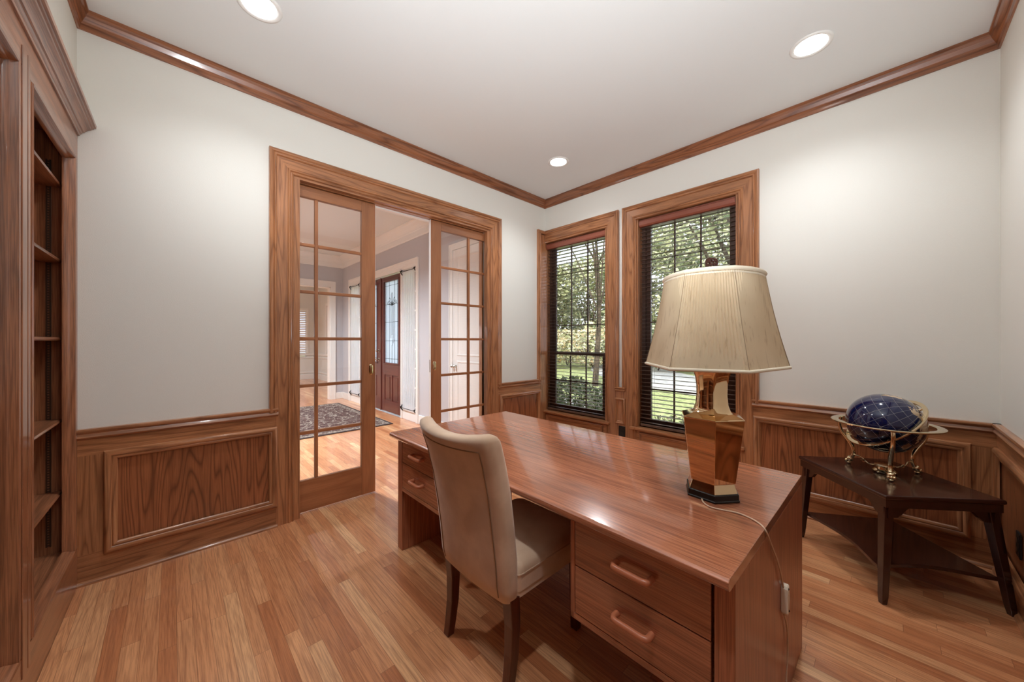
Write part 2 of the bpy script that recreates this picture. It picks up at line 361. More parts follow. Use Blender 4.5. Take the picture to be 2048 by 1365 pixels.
def P(name, mb, mats, parent=None, smooth=None, bev=0, local=False, bseg=2, label=None):
    me = bpy.data.meshes.new(name)
    off = Vector((0, 0, 0))
    if parent is not None and not local:
        q = parent
        while q: off = off+Vector(q.location); q = q.parent
    me.from_pydata([tuple(Vector(p)-off) for p in mb.v], [], mb.f)
    if not isinstance(mats, (list, tuple)): mats = [mats]
    for m in mats: me.materials.append(m)
    for p, mi in zip(me.polygons, mb.m): p.material_index = mi
    bm = bmesh.new(); bm.from_mesh(me); bmesh.ops.recalc_face_normals(bm, faces=bm.faces); bm.to_mesh(me); bm.free()
    if smooth is not None:
        for p in me.polygons: p.use_smooth = True
        me.set_sharp_from_angle(angle=R(smooth))
    o = bpy.data.objects.new(name, me); C.objects.link(o)
    if parent is not None: o.parent = parent
    if bev:
        b = o.modifiers.new('bevel', 'BEVEL'); b.width = bev; b.segments = bseg; b.limit_method = 'ANGLE'; b.angle_limit = R(35)
    if label: o['label'] = label
    return o
def thing(name, label, cat, loc=(0, 0, 0), rot=0, group=None, kind=None):
    o = bpy.data.objects.new(name, None); C.objects.link(o); o.location = loc; o.rotation_euler = (0, 0, rot)
    o.empty_display_size = .1
    if label: o['label'] = label
    if cat: o['category'] = cat
    if group: o['group'] = group
    if kind: o['kind'] = kind
    return o
def tag(o, label=None, cat=None, group=None, kind=None):
    for k, v in (('label', label), ('category', cat), ('group', group), ('kind', kind)):
        if v: o[k] = v
    return o
def struct(name, mb, mats, label=None, cat=None, **kw):
    o = P(name, mb, mats, **kw); o['kind'] = 'structure'
    if label: o['label'] = label
    if cat: o['category'] = cat
    return o

# ------------------------------------------------------------------ room shell
H, HF = 3.048, 3.17
XL, YS = -3.754, -3.403
A = R(-.87)
def Lp(x, y):   # west wall frame (the west wall stands a little off square)
    return (XL+x*math.cos(A)-y*math.sin(A), x*math.sin(A)+y*math.cos(A))
struct('floor', MB().box(-4.6, 0.0, -3.6, .14, -.06, 0).box(-4.6, -.6, .14, 5.6, -.06, 0).box(-4.6, .2, 5.6, 10.6, -.06, 0), FLOOR,
       'glossy honey oak strip floor running through study, foyer and dining room', 'floor')
struct('ceiling', MB().box(-4.4, .14, -3.55, .14, H, H+.1), CEIL, 'plain off-white study ceiling', 'ceiling')
# north wall, split round the pocket door opening (two skins with the pockets between them)
DX0, DX1, DZ = -2.735, -.92, 2.478
mb = MB()
for y0, y1 in ((0, .042), (.102, .14)):
    mb.box(-4.4, DX0, y0, y1, 0, H); mb.box(DX1, .14, y0, y1, 0, H); mb.box(DX0, DX1, y0, y1, DZ, H)
struct('wall_north', mb, WALL, 'white wall with the glazed sliding doors', 'wall')
# east wall with two windows
WZ0, WZ1 = .43, 2.53
W = [(-.872, -.0), (-2.105, -1.228)]
mb = MB()
mb.box(0, .14, -3.55, W[1][0], 0, H); mb.box(0, .14, W[1][1], W[0][0], 0, H)
for a, b in W: mb.box(0, .14, a, b, 0, WZ0); mb.box(0, .14, a, b, WZ1, H)
mb.box(0, .14, 0, .14, 0, H)
struct('wall_east', mb, WALL, 'white wall with the two tall windows', 'wall')
struct('wall_south', MB().box(-4.4, .14, YS-.14, YS, 0, H), WALL, 'white wall on the right edge', 'wall')
# west wall: white above the built-in bookcase, niche below
mb = MB()
def Lbox(mb, x0, x1, y0, y1, z0, z1, m=0):
    vs = []
    for z in (z0, z1):
        for x, y in ((x0, y0), (x1, y0), (x1, y1), (x0, y1)): vs.append((*Lp(x, y), z))
    mb.add(vs, [(0,3,2,1),(4,5,6,7),(0,1,5,4),(1,2,6,5),(2,3,7,6),(3,0,4,7)], m)
Lbox(mb, -.1, 0, -3.6, .04, 2.42, H); Lbox(mb, -.42, -.36, -3.6, .04, 0, 2.5)
struct('wall_west', mb, WALL, 'white wall above the built-in bookcase', 'wall')

# crown moulding of the study
CROWN = [(0, 0), (.047, 0), (.047, .012), (.040, .018), (.034, .034), (.022, .056), (.014, .066), (.014, .074), (.012, .086), (.010, .095), (0, .095)]
cnr = [(0, 0), (XL, 0), (*Lp(0, -3.403-.002),), (0, YS)]
path = [(0, 0, H), (0, YS, H), (Lp(0, YS)[0], YS, H), (XL, 0, H)]
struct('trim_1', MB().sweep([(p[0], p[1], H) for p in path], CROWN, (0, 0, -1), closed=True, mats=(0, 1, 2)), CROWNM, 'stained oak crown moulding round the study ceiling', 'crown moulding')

# casing profiles (u from the inner edge outwards, v off the wall)
CW = .150
FIELD = [(0, 0), (0, .012), (.004, .017), (.010, .019), (.013, .014), (.018, .013), (.024, .022), (.034, .024), (.040, .018), (.110, .018), (.110, 0)]
BAND = [(.104, 0), (.104, .024), (.110, .030), (.118, .031), (.123, .026), (.128, .031), (.140, .035), (.147, .032), (.150, .026), (.150, 0)]
OUTB = [(.140, 0), (.140, .016), (.150, .016), (.150, 0)]
def rect_u(x0, x1, z0, z1): return [(x0, z0), (x0, z1), (x1, z1), (x1, z0)]
def toN(q): return [(x, 0, z) for x, z in q]
# study side casing of the door opening, north wall faces -y
cx0, cx1, cz = -2.755, -.904, 2.493
mb = MB()
mb.sweep(toN([(cx1, 0), (cx1, cz), (cx0, cz), (cx0, 0)]), [(-u, v) for u, v in FIELD], (0, -1, 0), mats=(0, 1, 2))
mb.sweep(toN([(cx1, .80), (cx1, cz), (cx0, cz), (cx0, .80)]), [(-u, v) for u, v in BAND], (0, -1, 0), mats=(0, 1, 2))
# jamb lining
mb.box(cx0-.002, DX0+.02, -.003, .0535, 0, DZ, 2); mb.box(DX1-.02+.0, cx1+.002, -.003, .0535, 0, DZ, 2); mb.box(cx0-.003, cx1+.003, -.0035, .046, DZ-.004, DZ+.017, 0)
mb.box(DX0-.004, DX0+.02, .0915, .14, 0, DZ, 2); mb.box(DX1-.02, DX1+.004, .0915, .14, 0, DZ, 2)
struct('trim_2', mb, OAK, 'wide stained oak casing round the sliding door opening', 'door casing')
struct('trim_3', MB().box(DX0+.02, DX1-.02, .0462, .098, DZ-.010, DZ-.002), OAK[0], 'oak head lining over the sliding doors', 'door head')
struct('trim_10', MB().box(DX0+.02, DX1-.02, .0985, .139, DZ-.022, DZ-.001), WHITE, 'white painted foyer half of the door head with the door track', 'door track')
# window casings; east wall faces -x
def toE(q): return [(0, y, z) for y, z in q]
def win_casing(y0, y1, left=True):
    mb = MB(); zt, yb0, yb1 = 2.515, y0-.0, y1+.0
    if left:
        pf = [(y1, .08), (y1, zt), (y0, zt), (y0, .08)]; pb = [(y1, .80), (y1, zt), (y0, zt), (y0, .80)]
        mb.sweep(toE(pf), FIELD, (-1, 0, 0), mats=(0, 1, 2)); mb.sweep(toE(pb), BAND, (-1, 0, 0), mats=(0, 1, 2))
    else:
        pf = [(0, zt), (y0, zt), (y0, .08)]; pb = [(0, zt), (y0, zt), (y0, .80)]
        mb.sweep(toE(pf), FIELD, (-1, 0, 0), mats=(0, 1, 2)); mb.sweep(toE(pb), BAND, (-1, 0, 0), mats=(0, 1, 2))
    return mb
mb = win_casing(W[0][0]-.006, 0, left=False)
# the left leg of this casing turns the corner and lies flat on the north wall
mb.box(-.102, .0, -.0185, 0, .10, 2.612, 2); mb.sweep([(-.150, 0, 2.6185), (-.150, 0, .80)], [(0, 0), (0, .034), (.010, .036), (.022, .030), (.028, .026), (.034, .031), (.042, .030), (.048, .018), (.048, 0)], (0, -1, 0), mats=(0, 1, 2))
mb.sweep([(-.15, 0, 2.618), (-.0, 0, 2.618)], [(0, 0), (0, .030), (.014, .031), (.030, .035), (.044, .028), (.047, 0)], (0, -1, 0), mats=(0, 1, 2))
struct('trim_4', mb, OAK, 'stained oak casing of the window in the corner, returned on the door wall', 'window casing')
struct('trim_5', win_casing(W[1][0]-.006, W[1][1]+.006), OAK, 'stained oak casing of the window behind the lamp', 'window casing')

# wainscot: boards, chair rail, raised panel moulding, shoe
RAIL = [(0, 0), (0, .030), (.010, .034), (.018, .030), (.026, .022), (.034, .026), (.044, .030), (.052, .024), (.058, .015), (.058, 0)]
PM = [(0, 0), (0, .012), (.006, .020), (.016, .023), (.026, .018), (.031, .012), (.036, .015), (.044, .012), (.050, .004), (.052, 0)]
SHOE = [(0, 0), (.018, 0), (.018, .006), (.014, .013), (.006, .018), (0, .019)]
def wainscot(name, p0, p1, nrm, panels, label, rail=(0, 1), t=.016):
    """p0->p1 along the wall foot (left to right seen from the room); panels = (s0,s1) along it"""
    P0, P1 = Vector((*p0, 0)), Vector((*p1, 0)); d = (P1-P0).normalized(); n = Vector(nrm); L = (P1-P0).length
    ax = 0 if abs(d.x) > abs(d.y) else 1
    mb = MB()
    def quadbox(s0, s1, z0, z1, tt, m):
        vs = []
        for z in (z0, z1):
            for s_, u in ((s0, 0), (s1, 0), (s1, tt), (s0, tt)): q = P0+d*s_+n*u; vs.append((q.x, q.y, z))
        mb.add(vs, [(0,3,2,1),(4,5,6,7),(0,1,5,4),(1,2,6,5),(2,3,7,6),(3,0,4,7)], m)
    quadbox(0, L, 0, .16, t, ax); quadbox(0, L, .685, .80, t, ax)
    prev = 0
    for a, b in panels: quadbox(prev, a+.03, .16, .685, t, 2); prev = b-.03
    quadbox(prev, L, .16, .685, t, 2)
    wn = P(name, mb, OAK); wn['kind'] = 'structure'; wn['label'] = label; wn['category'] = 'wainscot'
    pm = MB()
    for a, b in panels:
        mbp = pm
        q = [P0+d*a, P0+d*b]
        pts = [(q[0].x, q[0].y, .141), (q[1].x, q[1].y, .141), (q[1].x, q[1].y, .699), (q[0].x, q[0].y, .699)]
        m2 = MB().sweep([Vector(x)+n*t for x in pts], PM, n, closed=True, mats=(0, 1, 2))
        P('panel_moulding', m2, OAK, wn, smooth=50)
        pb = MB(); o = len(pb.v)
        vs = []
        for z in (.17, .67):
            for s_, u in ((a+.03, 0), (b-.03, 0), (b-.03, .010), (a+.03, .010)): qq = P0+d*s_+n*u; vs.append((qq.x, qq.y, z))
        pb.add(vs, [(0,3,2,1),(4,5,6,7),(0,1,5,4),(1,2,6,5),(2,3,7,6),(3,0,4,7)])
        P('panel', pb, PANEL, wn, label='flat oak veneer panel with cathedral grain')
    r0, r1 = rail
    a0, a1 = P0+d*r0, P0+d*(L-r1)
    P('chair_rail', MB().sweep([(a1.x, a1.y, .828), (a0.x, a0.y, .828)], [(u, v) for u, v in RAIL], n, mats=(0, 1, 2)), OAK, wn, smooth=50)
    b0, b1 = P0+n*t, P1+n*t
    P('shoe_moulding', MB().sweep([(b1.x, b1.y, 0), (b0.x, b0.y, 0)], SHOE, (0, 0, 1), mats=(0, 1, 2)), OAK, wn, smooth=50)
    return wn
YU = -.0
wainscot('baseboard_north_left', (XL, 0), (-2.858, 0), (0, -1, 0), [(.096, XL*-1-2.858+.0)], 'stained oak wainscot panel between the bookcase and the sliding doors', rail=(0, -.006))
wainscot('baseboard_north_right', (-.80, 0), (0, 0), (0, -1, 0), [(.02, .695)], 'stained oak wainscot between the sliding doors and the corner window', rail=(-.002, .105))
wainscot('baseboard_east', (0, -2.215), (0, YS), (-1, 0, 0), [(.008, 1.083)], 'stained oak wainscot behind the dark corner table', rail=(0, 0))
wainscot('baseboard_south', (0, YS), (XL, YS), (0, 1, 0), [(.05, 1.2), (1.3, 2.45), (2.55, 3.65)], 'stained oak wainscot on the wall at the right edge', rail=(0, 0))
# between and below the windows
mb = MB(); mb.box(-.016, 0, -2.215, -.0, 0, .16, 1)
mb.box(-.016, 0, -1.228, -.872, .16, .80, 2)
for a, b in W: mb.box(-.012, 0, a, b, .16, .42, 1)
wb = P('baseboard_east_windows', mb, OAK); tag(wb, 'stained oak boards below and between the two windows', 'wainscot', kind='structure')
P('panel_moulding', MB().sweep([(-.016, -.995, .435), (-.016, -1.105, .435), (-.016, -1.105, .70), (-.016, -.995, .70)], [(u*.6, v*.9) for u, v in PM], (-1, 0, 0), closed=True, mats=(0, 1, 2)), OAK, wb, smooth=50)
P('chair_rail', MB().sweep([(0, -1.105, .815), (0, -.995, .815)], [(u*.8, v) for u, v in RAIL], (-1, 0, 0), mats=(0, 1, 2)), OAK, wb, smooth=50)
for a, b in W:
    P('panel_moulding', MB().sweep([(-.012, b-.03, .13), (-.012, a+.03, .13), (-.012, a+.03, .385), (-.012, b-.03, .385)], [(u*.7, v*.7) for u, v in PM], (-1, 0, 0), closed=True, mats=(0, 1, 2)), OAK, wb, smooth=50)
P('shoe_moulding', MB().sweep([(-.016, -2.215, 0), (-.016, 0, 0)], SHOE, (0, 0, 1), mats=(0, 1, 2)), OAK, wb, smooth=50)

# ------------------------------------------------------------------ windows
def window(idx, y0, y1, label, horn0, horn1):
    w_ = thing('window_%d' % idx, label, 'window', (0, (y0+y1)/2, WZ0), kind='structure')
    mb = MB()
    mb.box(-.003, .0852, y0-.009, y0+.010, WZ0-.001, WZ1, 2); mb.box(-.003, .0852, y1-.010, y1+(.009 if y1 < -.5 else -.0005), WZ0-.001, WZ1, 2); mb.box(-.003, .0853, y0+.010, y1-.010, WZ1-.016, WZ1, 1)
    P('window_jamb', mb, OAK, w_)
    mb = MB(); mb.box(-.052, .086, y0, y1, WZ0-.022, WZ0+.003, 1); mb.box(-.052, -.001, horn0, y0, WZ0-.022, WZ0+.003, 1)
    if horn1 > y1+.001: mb.box(-.052, -.001, y1, horn1, WZ0-.022, WZ0+.003, 1)
    P('window_sill', mb, OAK, w_, bev=.004)
    mb = MB()
    mb.box(.085, .14, y0, y0+.045, WZ0, WZ1); mb.box(.085, .14, y1-.045, y1, WZ0, WZ1); mb.box(.085, .14, y0+.045, y1-.045, WZ1-.045, WZ1); mb.box(.085, .14, y0+.045, y1-.045, WZ0, WZ0+.03)
    P('window_frame', mb, BRONZE, w_)
    ya, yb = y0+.045, y1-.045
    for nm, xa, za, zb, rows, st in (('upper_sash', .115, 1.125, 2.485, 4, .040), ('lower_sash', .088, .46, 1.165, 2, .055)):
        mb = MB(); xb = xa+.024
        mb.box(xa, xb, ya, ya+st, za, zb); mb.box(xa, xb, yb-st, yb, za, zb)
        mb.box(xa, xb, ya+st, yb-st, zb-(.040 if nm == 'lower_sash' else .05), zb); mb.box(xa, xb, ya+st, yb-st, za, za+(.05 if nm == 'lower_sash' else .035))
        gy0, gy1, gz0, gz1 = ya+st, yb-st, za+.04, zb-.045
        for k in (1, 2): yy = gy0+(gy1-gy0)*k/3; mb.box(xa+.006, xb-.006, yy-.007, yy+.007, gz0, gz1)
        for k in range(1, rows):
            zz = gz0+(gz1-gz0)*k/rows; mb.box(xa+.006, xb-.006, gy0, gy1, zz-.007, zz+.007)
        s = P(nm, mb, BRONZE, w_)
        P('pane', MB().box(xa+.010, xa+.013, gy0, gy1, gz0-.01, gz1+.01), GLASS, s)
        if nm == 'lower_sash':
            P('sash_lock', MB().box(xa-.006, xa+.01, (y0+y1)/2-.03, (y0+y1)/2+.03, zb, zb+.012), NICKEL, s)
    return w_
window(1, W[0][0], W[0][1], 'narrow corner window with brown sashes and oak sill', -.932, -.0)
window(2, W[1][0], W[1][1], 'tall window behind the table lamp with brown sashes and oak sill', -2.165, -1.168)
def blind(y0, y1, label, cordside):
    b = thing('venetian_blind', label, 'blind', (.045, (y0+y1)/2, 2.50), group='dark wooden blinds in the two windows')
    mb = MB().loft([[(x, y, z) for x, z in ((.012, 2.505), (.012, 2.497), (.004, 2.49), (.004, 2.455), (.012, 2.440), (.030, 2.436), (.070, 2.44), (.070, 2.505))] for y in (y0+.006, y1-.006)])
    P('valance', mb, VALM, b, label='red-brown wooden valance')
    z = 2.425; k = 0; proto = None
    n = 49; pitch = (2.425-.485)/n
    tilt = R(3)
    for k in range(n+1):
        zz = 2.425-k*pitch
        o = None
        if proto is None:
            mb = MB().loft([[(.020, y, .0006), (.042, y, .0022), (.064, y, .0006), (.064, y, -.0014), (.042, y, .0000), (.020, y, -.0014)] for y in (y0+.012, y1-.012)])
            proto = P('slat', mb, SLATM, b, smooth=30); base = Vector(proto.location)
            proto.location = (0, 0, 0)
            for v in proto.data.vertices: v.co.z += 2.50
            proto.location = (0, 0, zz-2.50)
        else:
            o = proto.copy(); C.objects.link(o); o.parent = b; o.location = (0, 0, zz-2.50)
    P('bottom_rail', MB().box(.020, .064, y0+.012, y1-.012, .444, .468), SLATM, b, bev=.003)
    mb = MB()
    for f in (.16, .84):
        yy = y0+(y1-y0)*f
        for x in (.0185, .0655): mb.tube([(x, yy, 2.44), (x, yy, .46)], .0009, 5)
        mb.tube([(.042, yy+.014, 2.44), (.042, yy+.014, .46)], .0008, 5)
    P('ladder_cord', mb, BLACKM, b)
    mb = MB(); yy = y0+.10 if cordside < 0 else y1-.10
    for q in (0, .008): mb.tube([(.012, yy+q, 2.44), (.012, yy+q, 1.50)], .0012, 5)
    mb.lathe([(.001, 1.52), (.005, 1.50), (.009, 1.455), (.003, 1.45)], .012, yy+.004, 10)
    P('pull_cord', mb, BLACKM, b)
    return b
blind(W[0][0]+.01, W[0][1]-.012, 'dark wooden slat blind in the corner window', -1)
blind(W[1][0]+.01, W[1][1]-.01, 'dark wooden slat blind in the window behind the lamp', -1)

# ------------------------------------------------------------------ sliding glazed doors
def french(idx, xl, xr, lead_right, label):
    ya, yb = .055, .090; z0, z1 = .012, 2.462
    d = thing('door_%d' % idx, label, 'sliding door', ((xl+xr)/2, (ya+yb)/2, 0), kind='structure')
    mb = MB(); st = .115
    mb.box(xl, xl+st, ya, yb, z0, z1, 2); mb.box(xr-st, xr, ya, yb, z0, z1, 2); mb.box(xl+st, xr-st, ya, yb, z0, .248, 0); mb.box(xl+st, xr-st, ya, yb, 2.378, z1, 0)
    P('door_frame', mb, DOORW, d, bev=.003)
    # white painted leading edge
    xe = xr if lead_right else xl
    P('painted_edge', MB().box(xe-.0015 if lead_right else xe-.001, xe+.001 if lead_right else xe+.0015, ya+.002, yb-.0, z0, z1), WHITE, d, label='white painted leading edge')
    mb = MB(); xm = (xl+xr)/2; hz = (2.378-.248)/6
    mb.box(xm-.012, xm+.012, ya+.004, yb-.004, .248, 2.378, 2)
    for k in range(1, 6):
        zz = .248+hz*k
        mb.box(xl+st, xm-.012, ya+.004, yb-.004, zz-.012, zz+.012, 0); mb.box(xm+.012, xr-st, ya+.004, yb-.004, zz-.012, zz+.012, 0)
    P('glazing_bars', mb, DOORW, d, bev=.004)
    for c, (a, b) in enumerate(((xl+st, xm-.012), (xm+.012, xr-st))):
        for k in range(6):
            zz = .248+hz*k
            P('pane', MB().box(a, b, .0715, .0735, zz+.012*(k > 0), zz+hz-.012*(k < 5)), GLASS, d)
    xh = xr-.038 if lead_right else xl+.038
    zc = 1.055
    pull = MB()
    prof = [(math.cos(t)*.0165, math.sin(t)*.0165) for t in [2*PI*i/24 for i in range(24)]]
    out = [(xh+px, ya-.001, zc+pz+(.028 if pz >= 0 else -.028)) for px, pz in prof]
    inn = [(xh+px*.68, ya-.0035, zc+pz*.68+(.028 if pz >= 0 else -.028)) for px, pz in prof]
    deep = [(xh+px*.66, ya-.0005, zc+pz*.66+(.028 if pz >= 0 else -.028)) for px, pz in prof]
    pull.loft([out, inn, deep])
    P('flush_pull', pull, BRASS, d, smooth=30, label='brass recessed oval pull')
    P('strike_plate', MB().box(xe-.002, xe+.002, ya+.010, yb-.010, zc-.06, zc+.06), NICKEL, d)
    return d
french(1, -3.043, -2.133, True, 'left glazed sliding door half out of its pocket, twelve panes')
french(2, -1.594, -.684, False, 'right glazed sliding door beside the window corner, twelve panes')

# ------------------------------------------------------------------ foyer and dining room beyond
mb = MB()
XF = -.6; FY0, FY1 = 2.15, 5.0
# front wall with door unit opening
mb.box(XF, XF+.14, .14, 2.15, 0, HF); mb.box(XF, XF+.14, 5.0, 5.6, 0, HF); mb.box(XF, XF+.14, 2.15, 5.0, 2.5, HF)
struct('wall_foyer_east', mb, GREYW, 'grey foyer wall holding the front door', 'wall')
mb = MB().box(-4.4, XF, .14, .15, DZ+.0, HF).box(-4.4, DX0-.1, .14, .15, 0, DZ).box(DX1+.1, XF, .14, .15, 0, DZ)
struct('wall_foyer_south', mb, GREYW)
mb = MB(); DOX = -.86
mb.box(DOX, XF+.14, 5.5, 5.62, 0, HF); mb.box(-4.4, DOX, 5.5, 5.62, 2.48, HF); mb.box(-4.4, -3.4, 5.5, 5.62, 0, 2.48)
struct('wall_foyer_north', mb, GREYW, 'grey foyer wall with the opening to the dining room', 'wall')
struct('wall_foyer_west', MB().box(-4.5, -4.4, .14, 5.6, 0, HF), GREYW)
struct('ceiling_foyer', MB().box(-4.5, XF+.14, .14, 5.62, HF, HF+.1), CEIL, 'pale foyer ceiling', 'ceiling')
FCROWN = [(0, 0), (.12, 0), (.12, .015), (.10, .03), (.085, .05), (.06, .075), (.04, .10), (.03, .12), (.026, .14), (.020, .15), (.020, .235), (.012, .25), (0, .25)]
struct('trim_6', MB().sweep([(XF, .15, HF), (-4.4, .15, HF), (-4.4, 5.5, HF), (XF, 5.5, HF)], FCROWN, (0, 0, -1), closed=True), WHITE, 'broad white crown moulding in the foyer', 'crown moulding')
mb = MB()
def wcas(mb, y0, y1, zt, x=XF, w_=.08, t=.022):
    mb.box(x-t, x, y0-w_, y0, 0, zt+w_); mb.box(x-t, x, y1, y1+w_, 0, zt+w_); mb.box(x-t, x, y0, y1, zt, zt+w_)
    mb.box(x-t-.006, x, y0-w_-.002, y0-w_+.02, 0, zt+w_+.002); mb.box(x-t-.006, x, y1+w_-.02, y1+w_+.002, 0, zt+w_+.002); mb.box(x-t-.006, x, y0-w_+.02, y1+w_-.02, zt+w_-.02, zt+w_+.002)
wcas(mb, 2.15, 4.995, 2.525)
mb.box(-.62, -.5, 2.62, 2.66, 0, 2.5); mb.box(-.62, -.5, 4.42, 4.46, 0, 2.5)
mb.box(-.62, -.5, 2.15, 5.0, 2.47, 2.53)
mb.box(-.60, -.5, 2.15, 2.62, 0, .16); mb.box(-.60, -.5, 4.46, 5.0, 0, .16)
struct('trim_7', mb, WHITE, 'white casing and posts round the front door and sidelights', 'door casing', bev=.003)
mb = MB(); mb.box(DOX, DOX+.10, 5.478, 5.5, 0, 2.58); mb.box(-3.5, DOX, 5.478, 5.5, 2.48, 2.58); mb.box(DOX-.02, DOX, 5.49, 5.64, 0, 2.48); mb.box(-3.4, DOX, 5.49, 5.64, 2.46, 2.48)
mb.box(DOX+.08, DOX+.102, 5.472, 5.5, 0, 2.60); mb.box(-3.5, DOX+.08, 5.472, 5.5, 2.57, 2.602)
struct('trim_8', mb, WHITE, 'white casing of the opening to the dining room', 'door casing')
mb = MB(); mb.box(XF-.016, XF, 1.22, 2.07, 0, .14); mb.box(XF-.016, XF, 5.08, 5.5, 0, .14); mb.box(DOX+.1, XF, 5.484, 5.5, 0, .14); mb.box(XF-.016, XF, .15, .44, 0, .14)
struct('baseboard_foyer', mb, WHITE, 'white baseboard in the foyer', 'baseboard', bev=.003)
# front double door
def front_leaf(idx, y0, y1, hand, label):
    xa, xb = -.575, -.53
    d = thing('door_%d' % idx, label, 'front door', ((xa+xb)/2, (y0+y1)/2, 0), kind='structure')
    g0, g1, gz0, gz1 = y0+.16, y1-.16, .90, 2.36
    mb = MB()
    mb.box(xa, xb, y0, g0, .015, 2.455, 2); mb.box(xa, xb, g1, y1, .015, 2.455, 2); mb.box(xa, xb, g0, g1, gz1, 2.455, 1); mb.box(xa, xb, g0, g1, .68, gz0, 1); mb.box(xa, xb, g0, g1, .015, .22, 1)
    ym = (g0+g1)/2; mb.box(xa, xb, ym-.035, ym+.035, .22, .68, 2); mb.box(xa+.012, xb-.012, g0, g1, .22, .68, 2)
    for a, b in ((g0, ym-.035), (ym+.035, g1)): mb.box(xa+.004, xb-.004, a+.035, b-.035, .255, .645, 2)
    P('door_panel', mb, FRONTD, d, bev=.004)
    pg = P('leaded_glass', MB().box(-.556, -.550, g0, g1, gz0, gz1), FROST, d, label='frosted glass with leaded pattern')
    t = MB(); x = -.560; r = .0032
    def ln(*pts): t.tube([(x, yy, zz) for yy, zz in pts], r, 5)
    def Y(f): return g0+(g1-g0)*f
    def Z(f): return gz0+(gz1-gz0)*f
    for f in (.12, .88, .30, .70): ln((Y(f), gz0), (Y(f), gz1))
    ln((Y(.5), gz0), (Y(.5), Z(.22))); ln((Y(.5), Z(.34)), (Y(.5), Z(.70)))
    for f in (.42, .58): ln((Y(f), Z(.30)), (Y(f), Z(.74)))
    for f in (.05, .27, .50, .72, .95): ln((g0, Z(f)), (g1, Z(f)))
    ln((Y(.5), Z(.21)), (Y(.36), Z(.275)), (Y(.5), Z(.34)), (Y(.64), Z(.275)), (Y(.5), Z(.21)))
    ln((Y(.5), Z(.24)), (Y(.44), Z(.275)), (Y(.5), Z(.31)), (Y(.56), Z(.275)), (Y(.5), Z(.24)))
    for f, zt in ((.22, .76), (.34, .80), (.5, .86), (.66, .80), (.78, .76)):
        ln((Y(.5), Z(.70)), (Y(f-.06), Z(zt-.03)), (Y(f), Z(zt)), (Y(f+.06), Z(zt-.03)), (Y(.5), Z(.70)))
    P('lead_came', t, BLACKM, pg)
    fr = MB().sweep([(xa, g0-.012, gz0-.012), (xa, g1+.012, gz0-.012), (xa, g1+.012, gz1+.012), (xa, g0-.012, gz1+.012)], [(0, 0), (0, .012), (.012, .012), (.02, 0)], (-1, 0, 0), closed=True)
    P('glass_stop', fr, FRONTD[2], d)
    for z in (.28, .95, 1.62, 2.25):
        yh = y0 if hand > 0 else y1
        P('hinge', MB().box(xa-.006, xa+.004, yh-.010, yh+.012, z-.05, z+.05), NICKEL, d)
    return d
d3 = front_leaf(3, 2.665, 3.535, 1, 'right leaf of the dark red-brown front door with leaded glass')
P('astragal', MB().box(-.590, -.575, 3.50, 3.545, .015, 2.455), FRONTD[2], d3)
d4 = front_leaf(4, 3.545, 4.415, -1, 'left leaf of the dark red-brown front door, mostly hidden by the glazed door')
for z, nm in ((1.108, 'deadbolt'), (.945, 'door_lever')):
    mb = MB()
    rings = [[(-.575-dx, 3.61+rr*math.cos(2*PI*k/16), z+rr*math.sin(2*PI*k/16)) for k in range(16)] for rr, dx in ((.030, 0), (.030, .008), (.016, .010), (.014, .035), (.024, .042), (.024, .055), (.010, .062))]
    mb.loft(rings)
    if nm == 'door_lever': mb.tube([(-.625, 3.61, z), (-.63, 3.64, z), (-.628, 3.70, z-.004)], .008, 8)
    P(nm, mb, NICKEL, d4, smooth=40)
# sidelights
def sidelight(idx, y0, y1, label):
    s = thing('window_%d' % idx, label, 'window', (-.55, (y0+y1)/2, .16), kind='structure')
    mb = MB(); mb.box(-.575, -.525, y0, y0+.05, .16, 2.47); mb.box(-.575, -.525, y1-.05, y1, .16, 2.47); mb.box(-.575, -.525, y0, y1, .16, .22); mb.box(-.575, -.525, y0, y1, 2.41, 2.47)
    for k in range(1, 7): z = .22+(2.41-.22)*k/7; mb.box(-.565, -.535, y0+.05, y1-.05, z-.012, z+.012)
    P('window_frame', mb, WHITE, s)
    P('pane', MB().box(-.552, -.548, y0+.05, y1-.05, .22, 2.41), GLASS, s)
sidelight(3, 2.15, 2.62, 'white sidelight window right of the front door')
sidelight(4, 4.46, 5.0, 'white sidelight window left of the front door')
def curtain(y0, y1, label):
    t = thing('sidelight_curtain', label, 'curtain', (-.61, (y0+y1)/2, 2.45), group='sheer curtains on the front door sidelights')
    ny, nz_ = 60, 24; mb = MB(); rings = []
    for j in range(nz_+1):
        z = .17+(2.44-.17)*j/nz_; wv = 1-.25*math.sin(PI*j/nz_)*0
        rings.append([(-.612-.012*math.sin(i*1.35+.35*math.sin(j*.5))-.004*math.sin(i*.6+j*.3), y0+(y1-y0)*i/ny, z) for i in range(ny+1)])
    mb.loft(rings, cap=False, closed=False)
    o = P('sheer_fabric', mb, SHEER, t, smooth=180)
    for z, nm in ((2.435, 'curtain_rod'), (.185, 'curtain_rod')):
        mb = MB().tube([(-.632, y0-.02, z), (-.632, y1+.02, z)], .005, 8)
        rd = P(nm, mb, BLACKM, t)
        for yy in (y0-.02, y1+.02):
            k = MB().tube([(-.60, yy, z+.05), (-.612, yy, z+.04), (-.622, yy, z+.015), (-.636, yy, z), (-.622, yy, z-.02), (-.612, yy, z-.035), (-.60, yy, z-.045)], .009, 8)
            k.sphere((-.634, yy, z+.012), .014, 10, 6)
            P('bracket', k, BLACKM, rd)
curtain(2.18, 2.60, 'long sheer white curtain on the sidelight right of the front door')
curtain(4.49, 4.95, 'long sheer white curtain on the sidelight left of the front door, seen through glazed door')
